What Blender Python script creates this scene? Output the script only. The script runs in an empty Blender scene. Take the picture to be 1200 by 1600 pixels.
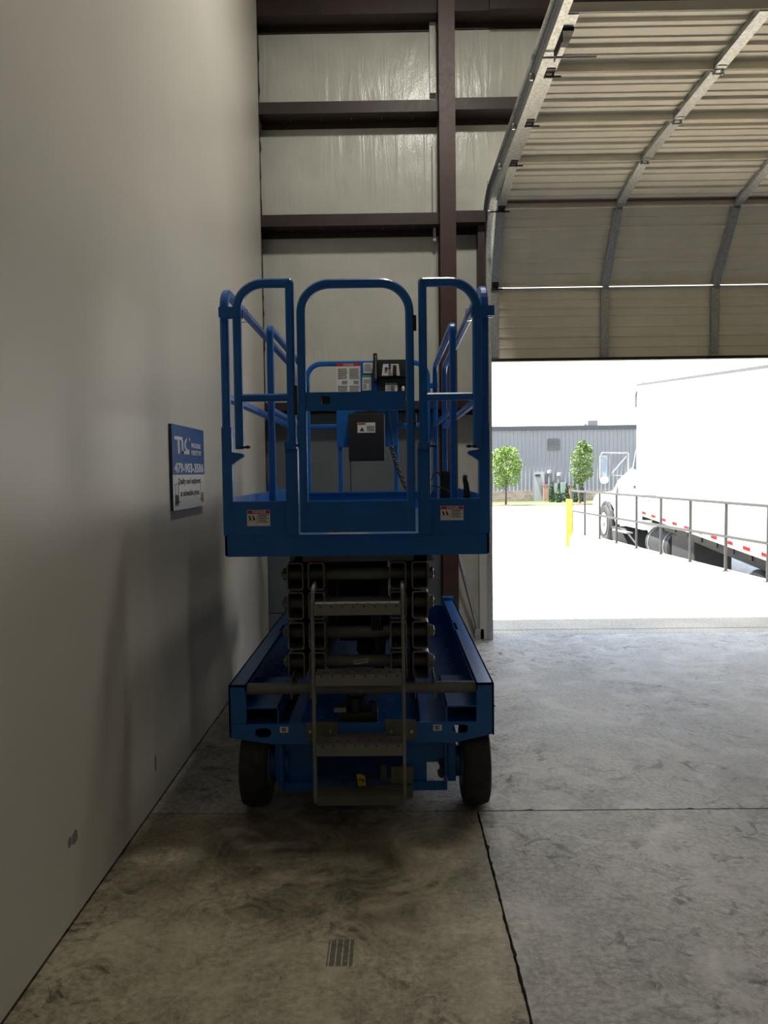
import bpy, bmesh, math, random
from mathutils import Vector, Matrix
R = math.radians
rnd = random.Random(7)
sc = bpy.context.scene
col = sc.collection

# ------------------------------------------------------------------ camera
H = 1.55                                    # eye height
F = 1200.0                                  # focal length in pixels of the 1200x1600 frame
VPX, VPY, ROLL = 10.0, -63.0, R(0.72)
_c, _s = math.cos(ROLL), math.sin(ROLL)
_dx, _dy = VPX * _c - VPY * _s, VPX * _s + VPY * _c
_yaw, _pitch = math.atan(_dx / F), math.atan(-_dy / F * math.cos(math.atan(_dx / F)))
_f = Vector((-math.sin(_yaw) * math.cos(_pitch), math.cos(_yaw) * math.cos(_pitch), -math.sin(_pitch)))
_r = Vector((math.cos(_yaw), math.sin(_yaw), 0))
_u = _r.cross(_f)
_r2 = _r * _c - _u * _s                     # camera rolled so that the picture turns anticlockwise
_u2 = _u * _c + _r * _s
CAM = Vector((0, 0, H))
cam = bpy.data.cameras.new('camera')
cam.sensor_fit = 'VERTICAL'
cam.sensor_height = 32.0
cam.lens = 32.0 * F / 1600.0
cam.clip_start, cam.clip_end = 0.05, 500
cam_ob = bpy.data.objects.new('camera', cam)
col.objects.link(cam_ob)
cam_ob.matrix_world = Matrix(((_r2.x, _u2.x, -_f.x, 0), (_r2.y, _u2.y, -_f.y, 0), (_r2.z, _u2.z, -_f.z, H), (0, 0, 0, 1)))
sc.camera = cam_ob

def ray(px, py):
    return _f * F + _r2 * (px - 600) - _u2 * (py - 800)
def at(px, py, Y):                          # point of the plane y = Y seen at a pixel
    d = ray(px, py); return CAM + d * (Y / d.y)
def at_x(px, py, X):
    d = ray(px, py); return CAM + d * (X / d.x)
def at_z(px, py, Z):
    d = ray(px, py); return CAM + d * ((Z - H) / d.z)

# ------------------------------------------------------------------ light and exposure
sc.view_settings.view_transform = 'Standard'
sc.view_settings.look = 'None'
sc.view_settings.gamma = 1
sc.view_settings.use_curve_mapping = False
sc.view_settings.exposure = 0.22
SUN, SKY, FILL = 36.0, 2.6, 14.0
w = bpy.data.worlds.new('sky'); sc.world = w; w.use_nodes = True
nt = w.node_tree; nt.nodes.clear()
o_ = nt.nodes.new('ShaderNodeOutputWorld'); bg = nt.nodes.new('ShaderNodeBackground')
tc = nt.nodes.new('ShaderNodeTexCoord'); sx = nt.nodes.new('ShaderNodeSeparateXYZ')
cr = nt.nodes.new('ShaderNodeValToRGB')
cr.color_ramp.elements[0].position = 0.0; cr.color_ramp.elements[0].color = (1.0, 1.0, 1.0, 1)
cr.color_ramp.elements[1].position = 0.8; cr.color_ramp.elements[1].color = (0.50, 0.68, 1.0, 1)
nt.links.new(tc.outputs['Generated'], sx.inputs[0]); nt.links.new(sx.outputs['Z'], cr.inputs[0])
nt.links.new(cr.outputs[0], bg.inputs['Color']); bg.inputs['Strength'].default_value = SKY
nt.links.new(bg.outputs[0], o_.inputs[0])
sun = bpy.data.lights.new('sun', 'SUN'); sun.energy = SUN; sun.angle = R(0.6); sun.color = (1, 0.95, 0.86)
sun_ob = bpy.data.objects.new('sun', sun); col.objects.link(sun_ob)
sun_ob.rotation_euler = Vector((0.33, 0.075, -1)).to_track_quat('-Z', 'Y').to_euler()
sun_ob.location = (-3, 6, 20)
# portal that tells the renderer where the daylight comes in (the open doorway)
pl_ = bpy.data.lights.new('doorway_portal', 'AREA'); pl_.shape = 'RECTANGLE'; pl_.size = 3.7; pl_.size_y = 2.55
pl_.cycles.is_portal = True
pl_ob = bpy.data.objects.new('doorway_portal', pl_); col.objects.link(pl_ob)
pl_ob.location = (2.80, 7.2, 1.28); pl_ob.rotation_euler = (R(-90), 0, 0)

# ------------------------------------------------------------------ materials
def lin(r, g, b):
    f = lambda v: (v / 255 / 12.92) if v / 255 <= 0.04045 else ((v / 255 + 0.055) / 1.055) ** 2.4
    return (f(r), f(g), f(b), 1)
class N:
    def __init__(s, name):
        s.m = bpy.data.materials.new(name); s.m.use_nodes = True; s.t = s.m.node_tree
        s.b = s.t.nodes['Principled BSDF']
    def n(s, kind, **kw):
        x = s.t.nodes.new('ShaderNode' + kind)
        for k, v in kw.items(): setattr(x, k, v)
        return x
    def l(s, a, b): s.t.links.new(a, b)
    def coord(s, scale=(1, 1, 1)):
        g = s.n('NewGeometry'); mp = s.n('Mapping'); mp.inputs['Scale'].default_value = scale
        s.l(g.outputs['Position'], mp.inputs['Vector']); return mp.outputs[0]
    def noise(s, scale, detail=4, vec=None, rough=0.55, dist=0.0):
        x = s.n('TexNoise'); x.inputs['Scale'].default_value = scale; x.inputs['Detail'].default_value = detail
        x.inputs['Roughness'].default_value = rough; x.inputs['Distortion'].default_value = dist
        s.l(vec if vec is not None else s.coord(), x.inputs['Vector']); return x.outputs['Fac']
    def ramp(s, v, stops):
        x = s.n('ValToRGB'); e = x.color_ramp.elements
        while len(e) < len(stops): e.new(0.5)
        for i, (p, c) in enumerate(stops):
            e[i].position = p; e[i].color = c if len(c) == 4 else (*c, 1)
        s.l(v, x.inputs[0]); return x.outputs[0]
    def mix(s, f, a, b, mode='MIX'):
        x = s.n('Mix', data_type='RGBA', blend_type=mode)
        for i, v in ((0, f), (6, a), (7, b)):
            if hasattr(v, 'links'): s.l(v, x.inputs[i])
            else: x.inputs[i].default_value = v
        return x.outputs[2]
    def math(s, op, a, b=0.0, c=None):
        x = s.n('Math', operation=op)
        for i, v in enumerate((a, b) if c is None else (a, b, c)):
            if hasattr(v, 'links'): s.l(v, x.inputs[i])
            else: x.inputs[i].default_value = v
        return x.outputs[0]
    def bump(s, h, strength=0.2, dist=0.01):
        x = s.n('Bump'); x.inputs['Strength'].default_value = strength; x.inputs['Distance'].default_value = dist
        s.l(h, x.inputs['Height']); s.l(x.outputs[0], s.b.inputs['Normal'])
    def set(s, **kw):
        for k, v in kw.items():
            i = s.b.inputs[{'color': 'Base Color', 'rough': 'Roughness', 'metal': 'Metallic', 'spec': 'Specular IOR Level'}.get(k, k)]
            if hasattr(v, 'links'): s.l(v, i)
            else: i.default_value = v
        return s.m

def paint(name, c, rough=0.4, metal=0.0, var=0.12, nscale=9, bump=0.0, spec=0.5):
    g = N(name); nz = g.noise(nscale, 5)
    lo = tuple(v * (1 - var) for v in c[:3]); hi = tuple(min(1, v * (1 + var)) for v in c[:3])
    g.set(color=g.ramp(nz, [(0.3, lo), (0.7, hi)]), metal=metal, spec=spec)
    rr = g.math('MULTIPLY_ADD', g.noise(nscale * 3, 3), 0.15, rough - 0.075)
    g.set(rough=rr)
    if bump: g.bump(g.noise(nscale * 12, 3), bump, 0.002)
    return g.m

M = {}
BLUE = (0.006, 0.115, 0.42)
M['blue'] = paint('blue_paint', BLUE, 0.32, var=0.08)
M['grey'] = paint('grey_scissor_paint', (0.15, 0.145, 0.13), 0.5, var=0.12)
M['ladder'] = paint('ladder_grey_paint', (0.20, 0.195, 0.18), 0.45, var=0.12)
M['olive'] = paint('dusty_olive_metal', (0.13, 0.13, 0.09), 0.6, var=0.2)
M['black'] = paint('black_plastic', (0.012, 0.012, 0.014), 0.5, var=0.2)
M['rubber'] = paint('dark_grey_rubber', (0.035, 0.035, 0.036), 0.85, var=0.25, nscale=20, bump=0.3, spec=0.3)
M['steel'] = paint('bright_bolt_steel', (0.45, 0.45, 0.45), 0.35, 0.9, var=0.15)
M['white'] = paint('white_label', (0.72, 0.71, 0.68), 0.5, var=0.03)
M['red'] = paint('red_label', (0.45, 0.03, 0.04), 0.5, var=0.05)
M['ink'] = paint('black_ink', (0.02, 0.02, 0.025), 0.6, var=0.05)
M['green'] = paint('green_label', (0.07, 0.27, 0.12), 0.5, var=0.05)
M['yellow'] = paint('yellow_paint', (0.42, 0.245, 0.012), 0.5, var=0.06)
M['tag'] = paint('yellow_tag', (0.75, 0.5, 0.03), 0.5, var=0.06)
M['navy'] = paint('dark_blue_button', (0.02, 0.03, 0.25), 0.4, var=0.05)
M['deck'] = paint('platform_deck_plate', (0.05, 0.12, 0.26), 0.35, var=0.4, nscale=14)
M['redsteel'] = paint('red_oxide_primer', (0.028, 0.0135, 0.012), 0.5, var=0.25, nscale=5)
M['signblue'] = paint('sign_blue', lin(22, 82, 152), 0.35, var=0.03)
M['signwhite'] = paint('sign_white', (0.75, 0.75, 0.73), 0.35, var=0.02)
M['alu'] = paint('sign_edge', (0.02, 0.03, 0.035), 0.4, var=0.05)
M['brown'] = paint('forklift_picture_tan', (0.30, 0.20, 0.10), 0.5, var=0.1)
M['dark'] = paint('dark_gap', (0.008, 0.008, 0.008), 0.9, var=0.1)
M['liner'] = paint('dark_grey_liner_board', (0.125, 0.145, 0.155), 0.6, var=0.1, nscale=3)
M['truckwhite'] = paint('truck_white', (0.85, 0.86, 0.87), 0.35, var=0.02)
M['truckdark'] = paint('truck_underframe', (0.010, 0.012, 0.014), 0.7, var=0.2)
M['truckrubber'] = paint('truck_tyre_rubber', (0.012, 0.012, 0.013), 0.8, var=0.2)
M['shade_trim'] = paint('grey_trim', (0.05, 0.052, 0.055), 0.5, var=0.1)
M['glass'] = paint('dark_tinted_glass', (0.03, 0.05, 0.06), 0.08, var=0.1)
M['mirror'] = paint('mirror_glass', (0.12, 0.16, 0.20), 0.1, 0.3, var=0.1)
M['tape'] = paint('reflector_red', (0.17, 0.003, 0.005), 0.6, var=0.05, spec=0.1)
M['rail'] = paint('dark_grey_railing_paint', (0.013, 0.016, 0.019), 0.5, var=0.1)
M['siding'] = paint('grey_siding', (0.135, 0.145, 0.165), 0.5, var=0.04, nscale=1)
M['fascia'] = paint('dark_slate_fascia', (0.012, 0.02, 0.028), 0.5, var=0.1)
M['doorpaint'] = paint('pale_grey_door', (0.20, 0.215, 0.225), 0.5, var=0.05)
M['cabinetgreen'] = paint('pale_green_cabinet', (0.16, 0.21, 0.20), 0.5, var=0.05)
M['conduit'] = paint('conduit_metal', (0.11, 0.115, 0.12), 0.4, 0.2, var=0.1)
M['bark'] = paint('tree_bark', (0.05, 0.035, 0.025), 0.9, var=0.3, nscale=12)
M['mulch'] = paint('red_mulch', (0.06, 0.018, 0.010), 0.95, var=0.35, nscale=14, bump=0.6)
M['grass'] = paint('lawn_grass', (0.038, 0.055, 0.008), 0.95, var=0.3, nscale=8, bump=0.6)
M['plank'] = paint('weathered_post', (0.25, 0.15, 0.11), 0.8, var=0.2)

def leafmat(name, a, b):
    g = N(name); g.set(color=g.ramp(g.noise(2.5, 3), [(0.3, a), (0.7, b)]), rough=0.6)
    g.b.inputs['Subsurface Weight'].default_value = 0.0
    return g.m
M['leaf'] = leafmat('fresh_green_leaves', (0.06, 0.115, 0.012), (0.125, 0.20, 0.03))
M['leaf2'] = leafmat('mid_green_leaves', (0.05, 0.09, 0.02), (0.10, 0.155, 0.04))
M['cypress'] = leafmat('dark_green_evergreen', (0.012, 0.045, 0.014), (0.03, 0.085, 0.025))

def m_galv():
    g = N('galvanised_steel'); v = g.n('TexVoronoi'); v.inputs['Scale'].default_value = 60
    g.l(g.coord(), v.inputs['Vector'])
    g.set(color=g.ramp(v.outputs['Distance'], [(0.0, (0.30, 0.32, 0.33)), (0.8, (0.52, 0.54, 0.55))]), metal=0.6,
          rough=g.math('MULTIPLY_ADD', g.noise(40, 3), 0.25, 0.28))
    return g.m
M['galv'] = m_galv()
def m_drywall():
    g = N('painted_wall_board')
    c = g.ramp(g.noise(0.8, 3), [(0.3, (0.60, 0.575, 0.52)), (0.7, (0.66, 0.635, 0.58))])
    # two scuffs low on the wall
    geo = g.n('NewGeometry'); s = g.n('SeparateXYZ'); g.l(geo.outputs['Position'], s.inputs[0])
    tot = None
    for p, sy, sz in ((at_x(243, 1192, -1.113), .018, .05), (at_x(117, 1308, -1.113), .03, .028), (at_x(109, 1316, -1.113), .02, .022)):
        a = g.math('POWER', g.math('DIVIDE', g.math('SUBTRACT', s.outputs['Y'], p.y), sy), 2)
        b = g.math('POWER', g.math('DIVIDE', g.math('SUBTRACT', s.outputs['Z'], p.z), sz), 2)
        d = g.math('ADD', g.math('ADD', a, b), g.math('MULTIPLY', g.noise(90, 3), 1.2))
        k = g.math('LESS_THAN', d, 1.3)
        tot = k if tot is None else g.math('MAXIMUM', tot, k)
    c = g.mix(g.math('MULTIPLY', tot, 0.75), c, (0.10, 0.095, 0.09, 1))
    g.set(color=c, rough=0.42)
    g.bump(g.noise(160, 3), 0.10, 0.002)
    return g.m
M['drywall'] = m_drywall()
def m_vinyl():
    g = N('vinyl_faced_insulation')
    mp = g.coord((1, 1, 0.10))
    wr = g.noise(9, 5, mp, 0.5, 1.2)
    wr = g.math('MULTIPLY', wr, g.ramp(g.noise(1.3, 2), [(0.35, (0.15, 0.15, 0.15)), (0.6, (1, 1, 1))]))
    big = g.noise(3.0, 4, g.coord((1, 1, 0.3)), 0.5, 0.5)
    scr = g.n('TexVoronoi'); scr.inputs['Scale'].default_value = 90; g.l(g.coord((1, 1, 0.6)), scr.inputs['Vector'])
    h = g.math('ADD', g.math('MULTIPLY', wr, 1.0), g.math('MULTIPLY', big, 1.6))
    h = g.math('ADD', h, g.math('MULTIPLY', scr.outputs['Distance'], 0.05))
    g.set(color=g.ramp(g.noise(3, 4), [(0.3, (0.52, 0.52, 0.475)), (0.7, (0.60, 0.60, 0.55))]), rough=0.27)
    g.bump(h, 0.55, 0.02)
    return g.m
M['vinyl'] = m_vinyl()
def m_concrete(name, light, dark, out=False):
    g = N(name)
    big = g.noise(1.1, 6, None, 0.6, 0.6); mid = g.noise(5.5, 8, None, 0.65, 0.8); fine = g.noise(42, 6, None, 0.7)
    c = g.ramp(mid, [(0.38, dark), (0.56, light)])
    c2 = g.ramp(big, [(0.30, tuple(v * 0.55 for v in light)), (0.62, tuple(min(1, v * 1.12) for v in light))])
    c = g.mix(0.55, c, c2)
    c = g.mix(0.7, c, g.ramp(fine, [(0.35, (0.15, 0.15, 0.15)), (0.65, (0.9, 0.9, 0.9))]), 'SOFT_LIGHT')
    rough = g.math('MULTIPLY_ADD', mid, 0.5, 0.36)
    if not out:
        # spilled-oil and tyre dirt: patches of their own on the slab
        sp = g.ramp(g.noise(7.5, 8, None, 0.7, 1.4), [(0.53, (0, 0, 0)), (0.62, (1, 1, 1))])
        patch = g.ramp(g.noise(1.4, 2, None, 0.5), [(0.42, (0, 0, 0)), (0.56, (1, 1, 1))])
        c = g.mix(g.math('MULTIPLY', g.math('MULTIPLY', sp, patch), 0.9), c, (0.075, 0.07, 0.06, 1))
        geo = g.n('NewGeometry'); s = g.n('SeparateXYZ'); g.l(geo.outputs['Position'], s.inputs[0])
        X, Y = s.outputs['X'], s.outputs['Y']
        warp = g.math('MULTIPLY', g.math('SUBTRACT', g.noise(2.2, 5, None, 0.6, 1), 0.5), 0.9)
        # a darker brown area in front of and beneath the machine
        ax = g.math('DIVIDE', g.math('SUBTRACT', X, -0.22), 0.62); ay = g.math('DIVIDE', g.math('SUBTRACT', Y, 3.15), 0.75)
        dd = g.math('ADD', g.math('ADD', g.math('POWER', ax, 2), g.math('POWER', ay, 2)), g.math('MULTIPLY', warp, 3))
        dark_area = g.ramp(dd, [(0.2, (1, 1, 1)), (1.0, (0, 0, 0))])
        c = g.mix(g.math('MULTIPLY', dark_area, 0.68), c, (0.065, 0.055, 0.035, 1))
        # brown tint on the left slab
        tint = g.math('MULTIPLY', g.math('LESS_THAN', X, 0.378), g.math('LESS_THAN', Y, 3.43))
        lightp = g.ramp(g.noise(2.6, 8, None, 0.65, 1.2), [(0.48, (0, 0, 0)), (0.66, (1, 1, 1))])
        c = g.mix(g.math('MULTIPLY', lightp, 0.7), c, (0.56, 0.54, 0.50, 1))
        c = g.mix(g.math('MULTIPLY', tint, 0.85), c, (0.80, 0.72, 0.52, 1), 'MULTIPLY')
        # tyre print: five short bars
        p0 = at_z(532, 1488, 0)
        inx = g.math('LESS_THAN', g.math('ABSOLUTE', g.math('SUBTRACT', X, p0.x)), 0.042)
        iny = g.math('LESS_THAN', g.math('ABSOLUTE', g.math('SUBTRACT', Y, p0.y)), 0.07)
        wv = g.math('GREATER_THAN', g.math('SINE', g.math('MULTIPLY', X, 2 * math.pi / 0.021)), -0.80)
        pr = g.math('MULTIPLY', g.math('MULTIPLY', inx, iny), wv)
        pr = g.math('MULTIPLY', pr, g.math('GREATER_THAN', g.noise(60, 4), 0.34))
        c = g.mix(g.math('MULTIPLY', pr, 0.75), c, (0.03, 0.03, 0.028, 1))
        # scattered specks
        v = g.n('TexVoronoi'); v.inputs['Scale'].default_value = 5.5; g.l(g.coord(), v.inputs['Vector'])
        spk = g.math('LESS_THAN', g.math('ADD', v.outputs['Distance'], g.math('MULTIPLY', g.noise(70, 2), 0.05)), 0.052)
        c = g.mix(g.math('MULTIPLY', spk, 0.8), c, (0.03, 0.025, 0.02, 1))
        sc_ = g.n('TexNoise'); sc_.inputs['Scale'].default_value = 3; sc_.inputs['Detail'].default_value = 8; sc_.inputs['Distortion'].default_value = 2.5
        g.l(g.coord((1.0, 6.0, 1)), sc_.inputs['Vector'])
        scr = g.ramp(sc_.outputs['Fac'], [(0.485, (0, 0, 0)), (0.50, (1, 1, 1)), (0.515, (0, 0, 0))])
        c = g.mix(g.math('MULTIPLY', scr, 0.28), c, (0.10, 0.095, 0.08, 1))
    g.set(color=c, rough=rough, spec=0.38)
    g.bump(g.math('ADD', g.math('MULTIPLY', mid, 1.3), g.math('MULTIPLY', fine, 0.35)), 0.45, 0.008)
    return g.m
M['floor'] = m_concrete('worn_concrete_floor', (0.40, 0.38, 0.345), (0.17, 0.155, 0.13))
M['apron'] = m_concrete('pale_concrete_apron', (0.40, 0.345, 0.26), (0.31, 0.26, 0.185), True)
M['asphalt'] = m_concrete('pale_yard_paving', (0.50, 0.49, 0.46), (0.42, 0.41, 0.38), True)
M['kerb'] = m_concrete('kerb_concrete', (0.50, 0.47, 0.42), (0.36, 0.29, 0.20), True)
M['doorskin'] = paint('cream_door_sheet', (0.86, 0.81, 0.68), 0.42, var=0.06, nscale=4)
def m_stone():
    g = N('stacked_stone'); b = g.n('TexBrick'); g.l(g.coord((1, 1, 1)), b.inputs['Vector'])
    b.inputs['Scale'].default_value = 1.6; b.inputs['Color1'].default_value = (0.16, 0.13, 0.10, 1)
    b.inputs['Color2'].default_value = (0.26, 0.21, 0.17, 1); b.inputs['Mortar'].default_value = (0.09, 0.085, 0.08, 1)
    cmb = g.n('CombineXYZ'); s = g.n('SeparateXYZ'); g.l(g.coord(), s.inputs[0])
    g.l(s.outputs['X'], cmb.inputs['X']); g.l(s.outputs['Z'], cmb.inputs['Y']); g.l(cmb.outputs[0], b.inputs['Vector'])
    g.set(color=b.outputs['Color'], rough=0.9); return g.m
M['stone'] = m_stone()

# ------------------------------------------------------------------ building helpers
def wloc(o):
    v = Vector((0, 0, 0))
    while o is not None:
        v += o.location; o = o.parent
    return v
def mesh_obj(name, bm, mat, parent=None, origin=None, smooth=False):
    org = wloc(parent) if parent is not None else Vector((0, 0, 0))
    loc = Vector((0, 0, 0))
    if origin is not None: loc = Vector(origin) - org; org = Vector(origin)
    bmesh.ops.translate(bm, verts=bm.verts, vec=-org)
    bmesh.ops.recalc_face_normals(bm, faces=bm.faces)
    me = bpy.data.meshes.new(name); bm.to_mesh(me); bm.free()
    mats = mat if isinstance(mat, (list, tuple)) else [mat]
    for m in mats: me.materials.append(m)
    if smooth:
        for p in me.polygons: p.use_smooth = True
        try: me.set_sharp_from_angle(angle=R(38))
        except Exception: pass
    o = bpy.data.objects.new(name, me); o.location = loc; o.parent = parent
    col.objects.link(o); return o
def tag(o, label=None, cat=None, group=None, kind=None):
    for k, v in (('label', label), ('category', cat), ('group', group), ('kind', kind)):
        if v: o[k] = v
    return o
def thing(name, loc, label, cat, group=None):
    o = bpy.data.objects.new(name, None); o.location = loc; o.empty_display_size = 0.1
    col.objects.link(o); return tag(o, label, cat, group)
def dup(o, off, parent=None):
    c = o.copy(); c.location = o.location + Vector(off)
    if parent is not None: c.parent = parent
    col.objects.link(c)
    for ch in list(o.children):
        d = ch.copy(); d.parent = c; col.objects.link(d)
    return c
class B:
    def __init__(s): s.bm = bmesh.new(); s.mi = 0
    def _m(s, faces):
        for f in faces: f.material_index = s.mi
    def box(s, x0, x1, y0, y1, z0, z1, bev=0.0):
        t = bmesh.new() if bev else s.bm
        r = bmesh.ops.create_cube(t, size=1)
        for v in r['verts']:
            v.co = Vector(((x0 + x1) / 2 + v.co.x * (x1 - x0), (y0 + y1) / 2 + v.co.y * (y1 - y0), (z0 + z1) / 2 + v.co.z * (z1 - z0)))
        if bev:
            bmesh.ops.bevel(t, geom=t.edges[:], offset=bev, segments=2, affect='EDGES', profile=0.7)
            s.join(t)
        else:
            s._m({f for v in r['verts'] for f in v.link_faces})
        return s
    def join(s, t):
        me = bpy.data.meshes.new('tmp')
        for f in t.faces: f.material_index = s.mi
        t.to_mesh(me); t.free(); s.bm.from_mesh(me); bpy.data.meshes.remove(me); return s
    def cyl(s, a, b, r, seg=20, r2=None, caps=True):
        a, b = Vector(a), Vector(b); d = b - a; L = d.length
        t = bmesh.new()
        bmesh.ops.create_cone(t, cap_ends=caps, segments=seg, radius1=r, radius2=r if r2 is None else r2, depth=L)
        mt = Matrix.Translation((a + b) / 2) @ d.to_track_quat('Z', 'Y').to_matrix().to_4x4()
        bmesh.ops.transform(t, matrix=mt, verts=t.verts); return s.join(t)
    def sphere(s, c, r, seg=14, scale=(1, 1, 1)):
        t = bmesh.new(); bmesh.ops.create_uvsphere(t, u_segments=seg, v_segments=max(6, seg // 2), radius=r)
        for v in t.verts: v.co = Vector((v.co.x * scale[0], v.co.y * scale[1], v.co.z * scale[2])) + Vector(c)
        return s.join(t)
    def lathe(s, c, axis, prof, seg=28):     # prof: (offset along axis, radius)
        c = Vector(c); ax = {'X': Vector((1, 0, 0)), 'Y': Vector((0, 1, 0)), 'Z': Vector((0, 0, 1))}[axis]
        u = Vector((0, 0, 1)) if axis != 'Z' else Vector((1, 0, 0)); v = ax.cross(u)
        t = bmesh.new(); rings = []
        for (o, r) in prof:
            rings.append([t.verts.new(c + ax * o + (u * math.cos(2 * math.pi * i / seg) + v * math.sin(2 * math.pi * i / seg)) * r) for i in range(seg)])
        for A, Bq in zip(rings, rings[1:]):
            for i in range(seg): t.faces.new((A[i], A[(i + 1) % seg], Bq[(i + 1) % seg], Bq[i]))
        t.faces.new(rings[0]); t.faces.new(rings[-1][::-1]); return s.join(t)
    def poly(s, pts, ext):                   # extruded polygon
        t = bmesh.new(); ext = Vector(ext); a = [t.verts.new(Vector(p)) for p in pts]; b = [t.verts.new(Vector(p) + ext) for p in pts]
        n = len(a); t.faces.new(a); t.faces.new(b[::-1])
        for i in range(n): t.faces.new((a[i], b[i], b[(i + 1) % n], a[(i + 1) % n]))
        return s.join(t)
    def sweep(s, path, sec, n, closed=False, caps=True):
        """sec: (a along in-plane normal, b along plane normal n) points; path planar with normal n"""
        n = Vector(n).normalized(); P = [Vector(p) for p in path]; t = bmesh.new(); rings = []; k = len(P)
        for i in range(k):
            d1 = (P[i] - P[i - 1]).normalized() if (i > 0 or closed) else (P[1] - P[0]).normalized()
            d2 = (P[(i + 1) % k] - P[i]).normalized() if (i < k - 1 or closed) else d1
            s1, s2 = n.cross(d1), n.cross(d2); sv = (s1 + s2).normalized(); c = max(0.35, sv.dot(s1))
            rings.append([t.verts.new(P[i] + sv * (a / c) + n * b) for a, b in sec])
        m = len(sec); rr = list(zip(rings, rings[1:])) + ([(rings[-1], rings[0])] if closed else [])
        for A, Bq in rr:
            for i in range(m): t.faces.new((A[i], A[(i + 1) % m], Bq[(i + 1) % m], Bq[i]))
        if caps and not closed: t.faces.new(rings[0]); t.faces.new(rings[-1][::-1])
        return s.join(t)
    def rail(s, path, n, w=0.036, d=None, closed=False):
        d = d or w; c = min(w, d) * 0.2
        a, b = w / 2, d / 2
        sec = [(a, b - c), (a - c, b), (-a + c, b), (-a, b - c), (-a, -b + c), (-a + c, -b), (a - c, -b), (a, -b + c)]
        return s.sweep(path, sec, n, closed)
    def pipe(s, path, r, seg=10):            # round tube along any 3-D path
        P = [Vector(p) for p in path]; t = bmesh.new(); rings = []
        up = Vector((0.13, 0.27, 0.95))
        for i, p in enumerate(P):
            d = (P[min(i + 1, len(P) - 1)] - P[max(i - 1, 0)]).normalized()
            u = d.cross(up).normalized(); v = d.cross(u)
            rings.append([t.verts.new(p + (u * math.cos(2 * math.pi * j / seg) + v * math.sin(2 * math.pi * j / seg)) * r) for j in range(seg)])
        for A, Bq in zip(rings, rings[1:]):
            for j in range(seg): t.faces.new((A[j], A[(j + 1) % seg], Bq[(j + 1) % seg], Bq[j]))
        t.faces.new(rings[0]); t.faces.new(rings[-1][::-1]); return s.join(t)
    def out(s, name, mat, parent=None, origin=None, smooth=False):
        return mesh_obj(name, s.bm, mat, parent, origin, smooth)
def fillet(pts, rad, seg=8, closed=False):
    P = [Vector(p) for p in pts]; out = []; k = len(P)
    for i in range(k):
        if not closed and i in (0, k - 1): out.append(P[i]); continue
        r = rad[i] if isinstance(rad, (list, tuple)) else rad
        if r <= 0: out.append(P[i]); continue
        a = (P[i - 1] - P[i]).normalized(); b = (P[(i + 1) % k] - P[i]).normalized()
        ang = a.angle(b); tl = r / math.tan(ang / 2); c = P[i] + (a + b).normalized() * (r / math.sin(ang / 2))
        p1 = P[i] + a * tl; p2 = P[i] + b * tl; v1 = p1 - c; v2 = p2 - c; th = v1.angle(v2); ax = v1.cross(v2).normalized()
        for j in range(seg + 1): out.append(c + Matrix.Rotation(th * j / seg, 3, ax) @ v1)
    return out
def plate_bm(loops, thick):                  # flat plate with holes in the XZ plane, front face at y = 0, going back
    cu = bpy.data.curves.new('tmp', 'CURVE'); cu.dimensions = '2D'; cu.fill_mode = 'BOTH'; cu.extrude = thick / 2
    for lp in loops:
        sp = cu.splines.new('POLY'); sp.points.add(len(lp) - 1)
        for p, (x, z) in zip(sp.points, lp): p.co = (x, z, 0, 1)
        sp.use_cyclic_u = True
    ob = bpy.data.objects.new('tmp', cu); me = bpy.data.meshes.new_from_object(ob)
    bm = bmesh.new(); bm.from_mesh(me)
    bpy.data.objects.remove(ob); bpy.data.curves.remove(cu); bpy.data.meshes.remove(me)
    bmesh.ops.remove_doubles(bm, verts=bm.verts, dist=1e-6)
    bmesh.ops.transform(bm, matrix=Matrix(((1, 0, 0, 0), (0, 0, -1, thick / 2), (0, 1, 0, 0), (0, 0, 0, 1))), verts=bm.verts)
    return bm
def text_bm(s, size, sx=1.0, ext=0.0004, shear=0.0, align='LEFT', bold=0.0):
    cu = bpy.data.curves.new('tmp', 'FONT'); cu.body = s; cu.size = size; cu.extrude = ext; cu.align_x = align; cu.resolution_u = 2
    cu.shear = shear; cu.offset = bold; cu.align_y = 'CENTER'
    ob = bpy.data.objects.new('tmp', cu); me = bpy.data.meshes.new_from_object(ob)
    bm = bmesh.new(); bm.from_mesh(me); bpy.data.objects.remove(ob); bpy.data.curves.remove(cu); bpy.data.meshes.remove(me)
    bmesh.ops.scale(bm, vec=(sx, 1, 1), verts=bm.verts); return bm
def text_front(s, x, y, z, size, mat, parent, name='lettering', sx=1.0, align='LEFT', bold=0.0):   # reads towards -Y
    bm = text_bm(s, size, sx, align=align, bold=bold)
    bmesh.ops.transform(bm, matrix=Matrix(((1, 0, 0, x), (0, 0, -1, y), (0, 1, 0, z), (0, 0, 0, 1))), verts=bm.verts)
    return mesh_obj(name, bm, mat, parent)
def text_side(s, x, y, z, size, mat, parent, name='lettering', sx=1.0, align='LEFT', bold=0.0, shear=0.0):  # reads towards +X
    bm = text_bm(s, size, sx, align=align, bold=bold, shear=shear)
    bmesh.ops.transform(bm, matrix=Matrix(((0, 0, 1, x), (1, 0, 0, y), (0, 1, 0, z), (0, 0, 0, 1))), verts=bm.verts)
    return mesh_obj(name, bm, mat, parent)
def struct(name, b, mat, parent=None, **k):
    o = b.out(name, mat, parent, **k)
    if parent is None: o['kind'] = 'structure'
    return o

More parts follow.
